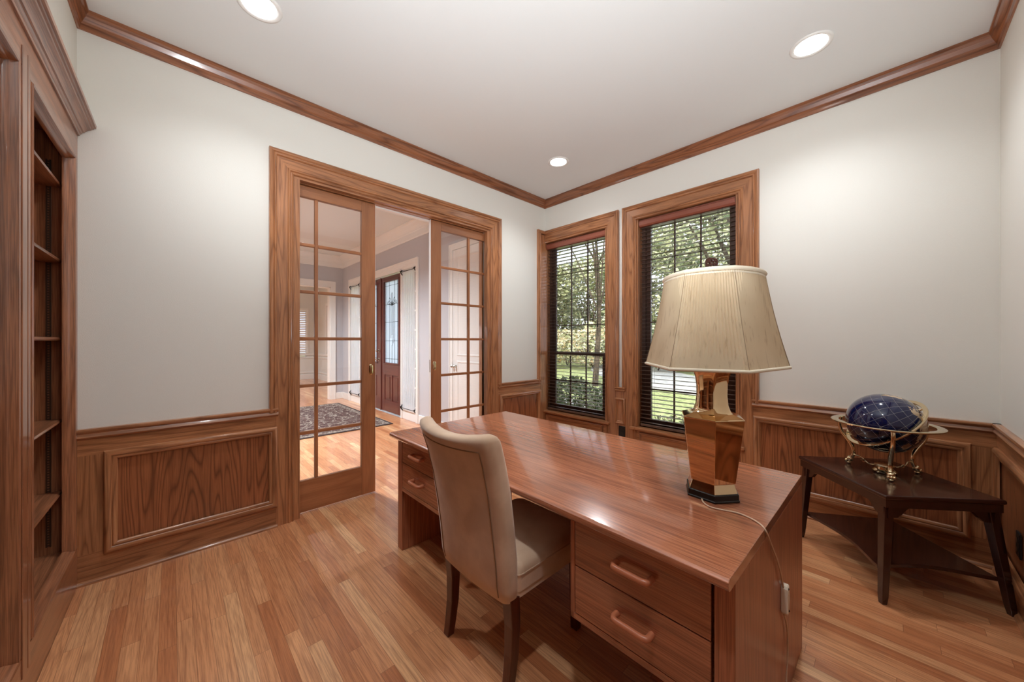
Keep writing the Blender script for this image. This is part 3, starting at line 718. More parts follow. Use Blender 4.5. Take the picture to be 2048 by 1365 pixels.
# closet door beside the front door
mb = MB(); wcas(mb, .44, 1.125, 2.53)
struct('trim_9', mb, WHITE, 'white casing of the closet door in the foyer', 'door casing')
d5 = thing('door_5', 'white closet door seen through the right glazed door', 'closet door', (XF-.02, .78, 0), kind='structure')
mb = MB(); mb.box(XF-.012, XF-.001, .443, 1.085, .01, 2.525)
for z0, z1 in ((.2, 1.0), (1.12, 2.4)): mb.sweep([(XF-.012, .53, z0), (XF-.012, 1.0, z0), (XF-.012, 1.0, z1), (XF-.012, .53, z1)], [(0, 0), (.006, .006), (.02, .006), (.028, 0)], (-1, 0, 0), closed=True)
P('door_panel', mb, WHITE, d5)
P('door_stile', MB().box(XF-.012, XF-.001, 1.088, 1.122, .01, 2.525), WHITE, d5)
for yy in (1.050, 1.105):
    rings = [[(XF-.012-dx, yy+rr*math.cos(2*PI*k/16), .95+rr*math.sin(2*PI*k/16)) for k in range(16)] for rr, dx in ((.018, 0), (.018, .004), (.007, .008), (.007, .022), (.019, .030), (.021, .042), (.010, .052))]
    P('knob', MB().loft(rings), NICKEL, d5, smooth=40)
# dining room
mb = MB(); mb.box(.2, .34, 5.62, 8.75, 0, HF); mb.box(.2, .34, 9.35, 10.6, 0, HF); mb.box(.2, .34, 8.75, 9.35, 0, .75); mb.box(.2, .34, 8.75, 9.35, 2.4, HF)
struct('wall_dining_east', mb, WHITEW)
mb = MB(); mb.box(-4.5, -1.35, 10.5, 10.64, 0, HF); mb.box(-.12, .34, 10.5, 10.64, 0, HF); mb.box(-1.35, -.12, 10.5, 10.64, 0, .72); mb.box(-1.35, -.12, 10.5, 10.64, 2.3, HF)
struct('wall_dining_north', mb, WHITEW, 'white far wall of the dining room', 'wall')
struct('wall_dining_west', MB().box(-4.5, -4.4, 5.62, 10.6, 0, HF), WHITEW)
struct('ceiling_dining', MB().box(-4.5, .34, 5.62, 10.64, HF, HF+.1), CEIL)
mb = MB()
for z0, z1, t in ((0, .16, .02), (.80, .86, .03), (.20, .24, .015), (.70, .74, .015)):
    mb.box(.2-t, .2, 5.7, 10.5, z0, z1); mb.box(-4.4, .2, 10.5-t, 10.5, z0, z1)
mb.box(-.12, -.06, 10.465, 10.5, .87, 2.30); mb.box(-1.41, -1.35, 10.465, 10.5, .87, 2.30); mb.box(-1.41, -.06, 10.464, 10.5, 2.30, 2.38)
mb.box(.165, .2, 8.67, 8.75, .87, 2.4); mb.box(.165, .2, 9.35, 9.43, .87, 2.4); mb.box(.164, .2, 8.67, 9.43, 2.4, 2.48)
struct('baseboard_dining', mb, WHITE, 'white baseboard, chair rail and window casings in the dining room', 'wall trim')
for idx, (a, b, ax) in enumerate((((-1.35, -.12), (.72, 2.3), 'y'), ((8.75, 9.35), (.75, 2.4), 'x'))):
    wd = thing('window_%d' % (5+idx), ['far dining room window with white blind', 'narrow dining room window with white shutters'][idx], 'window', ((a[0]+a[1])/2, 10.56, b[0]) if ax == 'y' else (.27, (a[0]+a[1])/2, b[0]), kind='structure')
    mb = MB(); n = 26
    for k in range(n):
        z = b[0]+(b[1]-b[0])*(k+.5)/n
        if ax == 'y': mb.box(a[0], a[1], 10.53, 10.545, z-.024, z+.024)
        else: mb.box(.225, .235, a[0], a[1], z-.026, z+.026)
    P('louvres', mb, WHITE, wd)
    mb = MB().box(a[0], a[1], 10.60, 10.605, b[0], b[1]) if ax == 'y' else MB().box(.29, .295, a[0], a[1], b[0], b[1])
    P('pane', mb, GLASS, wd)

# foyer rug
rg = thing('area_rug', 'dark patterned rug with light guard border on the foyer floor', 'rug', (-1.7, 3.6, 0))
P('rug_field', MB().box(-2.38, -1.02, 2.45, 4.74, .004, .012), RUG, rg)
mb = MB().sweep([(-.90, 2.33, .001), (-.90, 4.86, .001), (-2.50, 4.86, .001), (-2.50, 2.33, .001)], [(0, 0), (0, .010), (.035, .011), (.035, 0)], (0, 0, 1), closed=True)
P('dark_border', mb, RUGB, rg)
mb = MB().sweep([(-.935, 2.365, .001), (-.935, 4.825, .001), (-2.465, 4.825, .001), (-2.465, 2.365, .001)], [(0, 0), (0, .0105), (.09, .0105), (.09, 0)], (0, 0, 1), closed=True)
P('guard_border', mb, RUGL, rg)

# ------------------------------------------------------------------ recessed lights
def downlight(x, y, z, label, lens, group, rr=.075, power=LAMP):
    t = thing('recessed_light', label, 'ceiling light', (x, y, z), group=group)
    mb = MB().lathe([(.102, 0), (.102, -.004), (.092, -.008), (.078, -.006), (.076, 0)], x, y, 40)
    mb = MB()
    n = 40
    rings = [[(x+r_*math.cos(2*PI*k/n), y+r_*math.sin(2*PI*k/n), z+dz) for k in range(n)] for r_, dz in ((.102, -.0005), (.100, -.006), (.090, -.008), (rr+.003, -.004), (rr+.003, -.0005))]
    mb.loft(rings, cap=False); P('trim_ring', mb, TRIMRING, t, smooth=60)
    mb = MB().lathe([(rr, -.0005+z), (rr, -.003+z), (rr*.9, -.0045+z)], x, y, 40)
    P('lens', mb, lens, t)
    ld = bpy.data.lights.new('lamp_beam', 'SPOT'); ld.energy = power; ld.spot_size = R(140); ld.spot_blend = 1.0; ld.shadow_soft_size = .06; ld.color = (.93, .965, 1.0) if z < 3.1 else (.84, .93, 1.0)
    lo = bpy.data.objects.new('lamp_beam', ld); C.objects.link(lo); lo.parent = t; lo.location = (0, 0, -.014)
G1 = 'recessed lights in the study ceiling'
downlight(-.657, -.746, H, 'round recessed ceiling light nearest the window corner', LENS, G1)
downlight(-.659, -2.65, H, 'round recessed ceiling light at the upper right', LENS, G1)
downlight(-3.06, -.70, H, 'round recessed ceiling light cut by the top edge', LENS, G1)
downlight(-3.06, -2.65, H, 'round recessed ceiling light above the viewer', LENS, G1)
downlight(-2.4, 1.6, HF, 'round recessed fill light added in the foyer', FILL_LENS, 'added foyer and dining fill lights', rr=.09, power=500)  # unseen lamps added to brighten the foyer and dining room
downlight(-2.4, 4.2, HF, 'round recessed fill light added in the foyer near dining room', FILL_LENS, 'added foyer and dining fill lights', rr=.09, power=500)
downlight(-2.4, 8.0, HF, 'round recessed fill light added in the dining room', FILL_LENS, 'added foyer and dining fill lights', rr=.09, power=500)

# ------------------------------------------------------------------ built-in bookcase
bc = thing('bookcase', 'tall built-in stained oak bookcase with empty adjustable shelves on the left wall', 'bookcase', (XL, 0, 0), A)
BAYS = [(-.790, -.065), (-1.655, -.930), (-2.520, -1.795), (-3.375, -2.660)]
ZT, ZB = 2.250, .205
mb = MB(); edges = [-.004]
prev = -.004
for a, b in BAYS: mb.box(-.022, .003, b, prev, ZB, ZT, 2); prev = a
mb.box(-.022, .003, -3.40, prev, ZB, ZT, 2)
mb.box(-.022, .003, -3.40, -.004, ZT, 2.42, 1)
P('face_frame', mb, CASEW, bc, local=True, bev=.002)
BK = [(0, 0), (0, .004), (.004, .008), (.010, .006), (.013, .000), (.015, -.010), (.019, -.014), (.024, -.020), (.026, -.030), (.026, -.036), (0, -.036)]
for a, b in BAYS:
    P('opening_moulding', MB().sweep([(0, a, ZB), (0, b, ZB), (0, b, ZT), (0, a, ZT)], BK, (1, 0, 0), closed=True, mats=(0, 1, 2)), CASEW, bc, local=True, smooth=40)
# narrow bead beside each stile groove
for a, b in BAYS[:-1]:
    P('stile_bead', MB().box(.002, .006, a-.052, a-.028, .13, 2.32).box(.002, .006, a-.112, a-.062, .13, 2.32), CASEW[2], bc, local=True, bev=.002)
mb = MB(); mb.box(-.335, -.322, -3.40, -.004, .0, 2.42)
P('back_panel', mb, CASEW[2], bc, local=True)
ys = [-.004]+[(BAYS[i][0]+BAYS[i+1][1])/2 for i in range(3)]+[-3.40]
for i, y in enumerate(ys):
    a, b = (y-.018, y) if i == 0 else ((y, y+.018) if i == 4 else (y-.018, y+.018))
    pn = P('upright', MB().box(-.322, -.022, a, b, .02, 2.40), CASEW[2], bc, local=True)
    for face in ((a, -1), (b, 1)):
        if (i == 0 and face[1] > 0) or (i == 4 and face[1] < 0): continue
        for x0 in (-.082, -.265):
            mb = MB(); yy = face[0]
            y0_, y1_ = (yy-.003, yy+.001) if face[1] < 0 else (yy-.001, yy+.003)
            mb.box(x0-.016, x0-.010, y0_, y1_, .25, 2.22); mb.box(x0-.004, x0+.002, y0_, y1_, .25, 2.22)
            for k in range(150): z = .255+k*.0131; mb.box(x0-.010, x0-.004, y0_, y1_, z, z+.0065)
            P('shelf_standard', mb, STEEL, pn, local=True)
P('top_board', MB().box(-.322, -.022, -3.39, -.02, 2.36, 2.40), CASEW[1], bc, local=True)
P('base_board', MB().box(-.322, -.0, -3.40, -.004, .16, .212), CASEW[1], bc, local=True)
for bi, (a, b) in enumerate(BAYS):
    ia = (ys[bi+1]+.019) if bi < 3 else -3.381
    ib = (ys[bi]-.019)
    for z in (2.103, 1.716, 1.318, .897, .527) if bi != 1 else (2.0, 1.63, 1.318, .95, .60):
        mb = MB().loft([[(x, y, zz) for x, zz in ((-.318, z), (-.056, z), (-.047, z-.003), (-.043, z-.010), (-.047, z-.017), (-.056, z-.020), (-.318, z-.020))] for y in (ia+.004, ib-.004)])
        P('shelf', mb, CASEW[1], bc, local=True, smooth=40)
P('plinth', MB().box(-.03, .003, -3.40, -.004, 0, .2), CASEW[1], bc, local=True)
P('shoe_moulding', MB().sweep([(.003, -.018, 0), (.003, -3.38, 0)], [(-u, v) for u, v in SHOE], (0, 0, 1)), CASEW[1], bc, local=True, smooth=50)
CR = [(0, 2.385), (.010, 2.385), (.012, 2.393), (.018, 2.398), (.020, 2.404), (.026, 2.406), (.030, 2.414), (.040, 2.424), (.050, 2.430), (.052, 2.436), (.058, 2.438), (.060, 2.444), (.068, 2.446), (.070, 2.458), (.062, 2.462), (0, 2.462)]
mb = MB().loft([[(x, y, z) for x, z in CR] for y in (-3.395, -.004)])
P('cornice', mb, CASEW[1], bc, local=True, smooth=35)

# ------------------------------------------------------------------ desk
DT = .730; DXF, DXB, DYR, DYL = -2.430, -1.468, -2.697, -.828
dk = thing('desk', 'large rosewood-veneer pedestal desk with four drawers, in the middle of the room', 'desk', (-2.43, -2.697, 0), R(-.75))
ed = [(-2.430, .7285), (-2.437, .724), (-2.439, .715), (-2.437, .706), (-2.430, .700)]
mb = MB().loft([[(DXB, y, .698), (DXB, y, DT)]+[(DXF+.004, y, DT)]+[(x, y, z) for x, z in ed]+[(DXF+.006, y, .698)] for y in (DYR, DYL)], 1)
P('desk_top', mb, DESK, dk, smooth=40, bev=.0015)
FX = -2.385
for nm, y0, y1 in (('side_panel', DYR+.0, DYR+.048), ('side_panel', DYL-.062, DYL-.006)):
    P(nm, MB().box(FX, DXB+.01, y0, y1, .0, .698, 2), DESK, dk, bev=.002)
P('back_panel', MB().box(DXB+.02, DXB+.04, DYR+.048, DYL-.062, .34, .698, 1), DESK, dk)
P('knee_rail', MB().box(FX+.05, FX+.07, -2.18, -1.36, .645, .698, 1), DESK, dk, bev=.002)
def pedestal(y0, y1, zb, zs, zt):
    """y0<y1 inside faces of the drawer opening"""
    mb = MB(); ins = .018
    return mb
def handle(yc, z, par):
    x = FX-.002; hw = .056
    pts = [(x+.004, yc-hw, z), (x-.020, yc-hw, z), (x-.029, yc-hw+.004, z), (x-.032, yc-hw+.014, z), (x-.032, yc+hw-.014, z), (x-.029, yc+hw-.004, z), (x-.020, yc+hw, z), (x+.004, yc+hw, z)]
    P('handle', MB().tube(pts, [.0098, .0098, .0098, .0092, .0092, .0098, .0098, .0098], 12), HANDLEM, par, smooth=60)
for y0, y1, zbox, z0, zs, z1 in ((-2.645, -2.207, .333, .357, .521, .676), (-1.335, -.895, .370, .395, .549, .688)):
    ped = MB()
    ped.box(FX, DXB+.02, y1, y1+.018, zbox, .698, 2) if y0 < -2 else None
    if y0 < -2: ped.box(FX, DXB+.02, y0-.006, y1+.018, zbox, z0-.002, 1); ped.box(FX+.01, DXB+.02, y0-.004, y0-.001, z0, .698, 2)
    else: ped.box(FX, DXB+.02, y0-.018, y0, zbox, .698, 2); ped.box(FX, DXB+.02, y0-.018, y1+.006, zbox, z0-.002, 1)
    ped.box(FX+.02, DXB+.02, y0, y1, z0, .690, 1)
    P('pedestal', ped, DESK, dk, bev=.0015)
    for a, b in ((z0+.001, zs-.002), (zs+.002, z1)):
        dr = P('drawer', MB().box(FX-.001, FX+.018, y0+.003, y1-.003, a, b, 1), DESK, dk, bev=.002)
        handle((y0+y1)/2+(-.003 if y0 < -2 else .015), (a+b)/2+.008, dr)

# ------------------------------------------------------------------ chair
ch = thing('dining_chair', 'high-backed beige suede parsons chair with dark wooden legs, tucked into the desk', 'chair', (-2.28, -1.80, 0))
def rrect(cx, cy, wx, wy, r, z, n=5, bow=0, yref=None, tw=0):
    """rounded rectangle ring in x,y; bow bends the middle towards -x"""
    pts = []
    for (sx, sy, a0) in ((1, 1, 0), (-1, 1, 90), (-1, -1, 180), (1, -1, 270)):
        for k in range(n+1):
            a = R(a0+90*k/n)
            pts.append([cx+sx*(wx/2-r)+r*math.cos(a), cy+sy*(wy/2-r)+r*math.sin(a), z])
        if n:
            # subdivide the long sides so they can bow
            x0, y0, _ = pts[-1]
            if sx == -1 and sy == 1:
                for j in range(1, 14): pts.append([x0, cy+(wy/2-r)*(1-2*j/14), z])
            if sx == 1 and sy == -1:
                for j in range(1, 14): pts.append([cx+wx/2, cy-(wy/2-r)*(1-2*j/14), z])
    for p in pts:
        s_ = (p[1]-cy)/(wy/2); p[0] -= bow*(1-s_*s_)
    return [tuple(p) for p in pts]
yc = -1.815
lv = [(.345, -2.492, .052, .405, .010), (.352, -2.494, .066, .415, .012), (.40, -2.500, .074, .425, .016), (.50, -2.506, .078, .430, .022), (.62, -2.520, .078, .432, .030), (.75, -2.540, .076, .440, .038),
      (.86, -2.566, .074, .448, .044), (.93, -2.588, .074, .456, .048), (.955, -2.597, .072, .458, .050), (.970, -2.602, .060, .450, .050), (.977, -2.605, .036, .425, .050), (.979, -2.606, .012, .400, .050)]
rings = []
for z, cx, wx, wy, bow in lv:
    rg_ = rrect(cx, yc, wx, wy, min(wx/2-.001, .026), z, bow=bow)
    out = []
    for x, y, zz in rg_:
        s_ = (y-yc)/(wy/2)
        if z > .9: zz -= .020*(1-s_*s_)*(z-.9)/.08
        if z < .38: zz += .012*(1-abs(s_))*0
        out.append((x, y, zz))
    rings.append(out)
bk = P('backrest', MB().loft(rings), SUEDE, ch, smooth=60)
# piping seams on the rear face
def rear(z, s_):
    for i in range(len(lv)-1):
        if lv[i][0] <= z <= lv[i+1][0]:
            f = (z-lv[i][0])/(lv[i+1][0]-lv[i][0]); q = [lv[i][k]*(1-f)+lv[i+1][k]*f for k in range(5)]; break
    return (q[1]-q[2]/2-q[4]*(1-s_*s_)-.0005, yc+s_*q[3]/2, z-(.020*(1-s_*s_)*(z-.9)/.08 if z > .9 else 0))
pts = [rear(.37+.55*k/20, -.82) for k in range(21)]+[rear(.92, -.82+1.64*k/16) for k in range(1, 16)]+[rear(.92-.55*k/20, .82) for k in range(21)]
P('piping', MB().tube(pts, .0026, 6), PIPEM, bk, smooth=60)
mb = MB(); rings = []
for z, ins, r in ((.372, .008, .02), (.366+.01, 0, .025), (.435, -.002, .03), (.455, .0, .035), (.470, .012, .04), (.478, .035, .05), (.482, .08, .06), (.484, .14, .04)):
    rings.append(rrect(-2.262, yc, .44-2*ins, .425-2*ins, r, z, n=6))
st = P('seat', mb.loft(rings), SUEDE, ch, smooth=60)
P('piping', MB().tube([(x, y, z) for x, y, z in rrect(-2.262, yc, .444, .430, .03, .438, n=6)], .0028, 6, closed=True), SUEDE, st, smooth=60)
P('seat_apron', MB().loft([rrect(-2.262, yc, .43, .418, .018, z, n=4) for z in (.352, .375)]), SUEDE, ch, smooth=50)
for x0, xt, y in ((-2.503, -2.487, -1.617), (-2.507, -2.487, -2.000), (-2.068, -2.068, -1.985), (-2.068, -2.068, -1.630)):
    mb = MB(); rings = []
    rear_ = x0 < -2.3
    for f in (0, .15, .4, .7, 1):
        z = .36*f; s_ = .034+.014*f
        x = x0+(xt-x0)*(1-(1-f)**2) if rear_ else x0
        if rear_: x += .012*math.sin(PI*f)
        yy = y
        rings.append([(x-s_/2, yy-s_/2, z), (x+s_/2, yy-s_/2, z), (x+s_/2, yy+s_/2, z), (x-s_/2, yy+s_/2, z)])
    P('leg', mb.loft(rings), CHAIRW, ch, bev=.003)

# ------------------------------------------------------------------ table lamp
LC = Vector((-1.940, -2.507, DT))
lp = thing('table_lamp', 'tall hexagonal brass table lamp with pleated cream shade on the desk', 'lamp', LC)
def hexr(r, z, rot=203.6, sq=1.0, off=0, rnd=0):
    return [(LC.x+r*math.cos(R(rot+60*k)), LC.y+r*math.sin(R(rot+60*k)), z) for k in range(6)]
P('lamp_base', MB().loft([hexr(.0945, DT), hexr(.0955, DT+.006), hexr(.0925, DT+.008), hexr(.0925, DT+.026), hexr(.090, DT+.0285)]), BLACK, lp, bev=.001)
P('lamp_foot', MB().loft([hexr(.088, DT+.0285), hexr(.086, DT+.034), hexr(.0765, DT+.060)]), LBRASS, lp, bev=.0012)
P('lamp_body', MB().loft([hexr(.078, .789), hexr(.082, .792), hexr(.1105, 1.018), hexr(.1115, 1.021), hexr(.109, 1.0235), hexr(.072, 1.0365)]), LBRASS, lp, bev=.0014)
prof = [(.074, 1.034), (.066, 1.042), (.058, 1.065), (.0545, 1.10), (.0555, 1.135), (.060, 1.165), (.068, 1.186), (.074, 1.196), (.070, 1.199), (.030, 1.200)]
def softhex(r, z, n=36):
    out = []
    for k in range(n):
        a = 2*PI*k/n; q = math.cos(PI/6)/math.cos((a % (PI/3))-PI/6); rr = r*(.35+.65*q)
        out.append((LC.x+rr*math.cos(a+R(203.6)), LC.y+rr*math.sin(a+R(203.6)), z))
    return out
P('lamp_neck', MB().loft([softhex(r, z) for r, z in prof]), LBRASS, lp, smooth=50)
P('lamp_stem', MB().tube([(LC.x, LC.y, 1.19), (LC.x, LC.y, 1.567)], .005, 10), BRASS, lp, smooth=60)
P('bulb', MB().sphere((LC.x, LC.y, 1.33), .03, 16, 12, sc_=(1, 1, 1.3)), plain('frosted_bulb', (240, 238, 230), rough=.4), lp, smooth=80)
# shade: elongated hexagon in plan, rounded towards the top
U = Vector((-.966, -.259, 0)); V_ = Vector((-.259, .966, 0))
HX = [(.285, .106), (.285, -.106), (0, -.232), (-.285, -.106), (-.285, .106), (0, .232)]
def shade_ring(t, z, s, grow=0, per=40, pleat=0):
    pts = []
    def pos(i, f, rnd):
        a, b = HX[i], HX[(i+1) % 6]; return (a[0]+(b[0]-a[0])*f, a[1]+(b[1]-a[1])*f)
    for i in range(6):
        for k in range(per):
            f = k/per; x, y = pos(i, f, 0)
            # the top ring is an oval
            ang = math.atan2(y/.245, x/.31); ox, oy = .298*math.cos(ang), .236*math.sin(ang)
            m_ = t**1.6*.8; x, y = x*(1-m_)+ox*m_, y*(1-m_)+oy*m_
            g = s+grow
            if pleat: g += .0065*math.cos(PI*k)*(1 if 0 < k < per else 0)
            p = LC.copy(); p = p+U*(x*g)+V_*(y*g); pts.append((p.x, p.y, z))
    return pts
ZB_, ZT_ = 1.2085, 1.531
rings = []
for j in range(13):
    t = j/12; s = 1+(.69-1)*t-.035*math.sin(PI*t)*.6
    rings.append(shade_ring(t, ZB_+(ZT_-ZB_)*t, s, pleat=1))
inner = [shade_ring(j/12, ZB_+(ZT_-ZB_)*j/12, (1+(.69-1)*j/12-.035*math.sin(PI*j/12)*.6)-.012) for j in range(12, -1, -1)]
sh = P('lamp_shade', MB().loft(rings, cap=False), SHADE, lp, smooth=70)
P('shade_lining', MB().loft(inner, cap=False), LININGM, sh, smooth=70, label='off-white lining inside the shade')
def ringtube(t, z, s, r): return [Vector(p) for p in shade_ring(t, z, s, per=16)]
P('shade_trim', MB().tube(ringtube(0, ZB_, 1.0, 0), .0055, 8, closed=True), CREAMTR, sh, smooth=60, label='cream fabric trim band at the bottom')
P('shade_trim', MB().tube(ringtube(1, ZT_, .69, 0), .0075, 8, closed=True), CREAMTR, sh, smooth=60, label='cream fabric trim band at the top')
P('shade_trim', MB().tube([(x, y, z) for x, y, z in ringtube(1, ZT_-.012, .694, 0)], .0035, 6, closed=True), CREAMTR, sh, smooth=60, label='narrow piping below the top band')
for i in range(6):
    pts = []
    for j in range(13):
        t = j/12; s = 1+(.69-1)*t-.035*math.sin(PI*t)*.6; q = shade_ring(t, ZB_+(ZT_-ZB_)*t, s+.004, per=1)[i]; pts.append(q)
    P('shade_seam', MB().tube(pts, .0009, 5), SEAMM, sh)
P('shade_spider', MB().tube([tuple(LC+U*.19-Vector((0, 0, DT-1.53))), (LC.x, LC.y, 1.53), tuple(LC-U*.19-Vector((0, 0, DT-1.53)))], .002, 6).tube([tuple(LC+V_*.15-Vector((0, 0, DT-1.53))), (LC.x, LC.y, 1.53), tuple(LC-V_*.15-Vector((0, 0, DT-1.53)))], .002, 6), BRASS, sh)
# carved pierced finial
rt = Vector((math.sin(YAW), -math.cos(YAW), 0)); fw = Vector((math.cos(YAW), math.sin(YAW), 0))
bmf = bmesh.new()
holes = [(-.012, .020, .0035), (-.004, .031, .003), (.006, .033, .003), (.013, .024, .0035), (.001, .022, .004), (-.007, .009, .003), (.004, .010, .0045), (.013, .011, .003)]
nx, nz2 = 40, 44; grid = {}
cells = []
def inside(u, v):
    w_ = .0205 if v < .028 else .0205*max(0, 1-((v-.028)/.013)**3)**.4 if v < .041 else 0
    if abs(u) > w_: return False
    return all((u-a)**2+(v-b)**2 > (r*1.15)**2 for a, b, r in holes)
mbf = MB(); idx = {}; cs = .0011
def vid(i, j, s_):
    k = (i, j, s_)
    if k not in idx:
        idx[k] = len(mbf.v); p = Vector((LC.x, LC.y, 1.566))+rt*(i*cs)+Vector((0, 0, j*cs))+fw*(.005*s_); mbf.v.append(tuple(p))
    return idx[k]
on_ = {(i, j) for i in range(-20, 20) for j in range(0, 40) if inside((i+.5)*cs, (j+.5)*cs)}
for i, j in on_:
    for s_ in (-1, 1): mbf.f.append([vid(i, j, s_), vid(i+1, j, s_), vid(i+1, j+1, s_), vid(i, j+1, s_)]); mbf.m.append(0)
    for di, dj, a, b in ((-1, 0, (i, j), (i, j+1)), (1, 0, (i+1, j), (i+1, j+1)), (0, -1, (i, j), (i+1, j)), (0, 1, (i, j+1), (i+1, j+1))):
        if (i+di, j+dj) not in on_: mbf.f.append([vid(*a, -1), vid(*b, -1), vid(*b, 1), vid(*a, 1)]); mbf.m.append(0)
P('finial', mbf, BROWNST, lp, label='flat carved brown stone finial with pierced holes')
cp = [(-2.020, -2.500, DT+.004), (-2.046, -2.515, DT+.003), (-2.064, -2.540, DT+.003), (-2.060, -2.572, DT+.003), (-2.046, -2.618, DT+.003), (-2.058, -2.660, DT+.003), (-2.080, -2.690, DT+.002),
      (-2.092, -2.7045, .722), (-2.066, -2.708, .688), (-2.010, -2.709, .632), (-1.958, -2.709, .58), (-1.905, -2.710, .51), (-1.868, -2.711, .447)]
def smoothpath(p, n=5):
    p = [Vector(q) for q in p]; out = []
    for i in range(len(p)-1):
        a, b, c_, d = p[max(i-1, 0)], p[i], p[i+1], p[min(i+2, len(p)-1)]
        for k in range(n):
            t = k/n; out.append(.5*((2*b)+(c_-a)*t+(2*a-5*b+4*c_-d)*t*t+(-a+3*b-3*c_+d)*t**3))
    return out+[p[-1]]
cp2 = [(-1.858, -2.711, .352), (-1.825, -2.711, .31), (-1.795, -2.711, .25), (-1.800, -2.712, .17), (-1.84, -2.715, .10), (-1.86, -2.73, .03), (-1.84, -2.76, .004), (-1.75, -2.80, .004), (-1.55, -2.86, .004)]
P('cord', MB().tube(smoothpath(cp), .0026, 8).tube(smoothpath(cp2), .0026, 8), CORDM, lp, smooth=60)
swv = []
c0 = Vector((-1.858, -2.711, .408)); ax = Vector((.0, 0, -1)); px_ = Vector((1, 0, 0)); nn = Vector((0, -1, 0))
outl = [(-.010, -.048), (.010, -.048), (.014, -.040), (.014, -.022), (.020, -.012), (.022, .012), (.014, .022), (.012, .042), (.008, .050), (-.010, .050), (-.016, .042), (-.016, -.040)]
sw_ = P('cord_switch', MB().loft([[tuple(c0+px_*(a*s_)+ax*(b*s_)+nn*h) for a, b in outl] for h, s_ in ((-.006, .94), (-.003, 1), (.010, 1), (.013, .92))]), SWITCHM, lp, label='ivory inline cord switch')
P('screw', MB().sphere(tuple(c0+ax*-.040+px_*-.006+nn*.012), .0042, 10, 6).sphere(tuple(c0+ax*.040+px_*.004+nn*.012), .0042, 10, 6), BLACKM, sw_)

# ------------------------------------------------------------------ corner table
TT = .540
tb = thing('side_table', 'dark espresso side table with splayed tapered legs set diagonally in the right corner', 'side table', (-.465, -2.956, 0))
TV = [Vector((-.40, -2.558)), Vector((-.862, -2.955)), Vector((-.530, -3.352)), Vector((-.068, -2.955))]   # left tip, front, right tip, back
cen = sum(TV, Vector((0, 0)))/4
def quad(s, z): return [(cen.x+(p.x-cen.x)*s, cen.y+(p.y-cen.y)*s, z) for p in TV]
P('table_top', MB().loft([quad(.985, TT-.022), quad(1.0, TT-.016), quad(1.0, TT-.006), quad(.99, TT)]), ESP, tb, bev=.002)
def apron(p, q, n_=24):
    mb = MB(); d = (q-p); L = d.length; d.normalize(); nrm = Vector((d.y, -d.x))
    ci = (cen-(p+q)/2); 
    if nrm.dot(ci) < 0: nrm = -nrm
    rings = []
    for k in range(n_+1):
        f = k/n_; s_ = f*L; zb = TT-.062
        e = min(s_, L-s_)
        if e < .055: zb = TT-.118
        elif e < .125: zb = TT-.118+.056*(.5-.5*math.cos(PI*(e-.055)/.07))
        a = p+d*s_
        rings.append([(a.x+nrm.x*.012, a.y+nrm.y*.012, TT-.022), (a.x+nrm.x*.030, a.y+nrm.y*.030, TT-.022), (a.x+nrm.x*.030, a.y+nrm.y*.030, zb), (a.x+nrm.x*.012, a.y+nrm.y*.012, zb)])
    return mb.loft(rings)
ins = [cen+(p-cen)*.965 for p in TV]
for i in range(4): P('apron', apron(ins[i], ins[(i+1) % 4]), ESP, tb)
rim = [cen+(p-cen)*.975 for p in TV]
mb = MB()
for i in range(4):
    p, q = rim[i], rim[(i+1) % 4]; d = (q-p).normalized(); nrm = Vector((d.y, -d.x))
    if nrm.dot(cen-(p+q)/2) < 0: nrm = -nrm
    mb.loft([[(a.x, a.y, TT-.020), (a.x+nrm.x*.012, a.y+nrm.y*.012, TT-.020), (a.x+nrm.x*.012, a.y+nrm.y*.012, TT-.062), (a.x, a.y, TT-.062)] for a in (p, q)])
P('top_rim', mb, ESP, tb)
feet = [(-.372, -2.560), (-.858, -2.944), (-.522, -3.375), (-.130, -2.975)]
for i, (fx_, fy_) in enumerate(feet):
    top = cen+(TV[i]-cen)*.875; bot = Vector((fx_, fy_)); bot = bot-(bot-cen).normalized()*.008
    e1 = (TV[(i+1) % 4]-TV[i]).normalized(); e2 = (TV[i-1]-TV[i]).normalized()
    rings = []
    for f in (0, .08, .5, 1):
        z = (TT-.062)*f; c_ = bot.lerp(top, f); s_ = (.022 if f == 0 else .027)+.014*f
        rings.append([(c_.x+(e1.x*a+e2.x*b)*s_/2, c_.y+(e1.y*a+e2.y*b)*s_/2, z) for a, b in ((-1, -1), (1, -1), (1, 1), (-1, 1))])
    P('leg', MB().loft(rings), ESP, tb, bev=.002)
# lower shelf with hollowed edges
sv = [Vector((-.372, -2.588)), Vector((-.825, -2.925)), Vector((-.552, -3.325)), Vector((-.118, -2.972))]
outl = []
for i in range(4):
    p, q = sv[i], sv[(i+1) % 4]; d = q-p; nrm = Vector((d.y, -d.x)).normalized()
    if nrm.dot(cen-(p+q)/2) < 0: nrm = -nrm
    for k in range(16):
        f = k/16; a = p+d*f+nrm*(.045*math.sin(PI*f)**1.3 if i in (0, 1) else 0); outl.append((a.x, a.y))
P('lower_shelf', MB().prism(outl, .155, .173), ESP, tb, bev=.002)

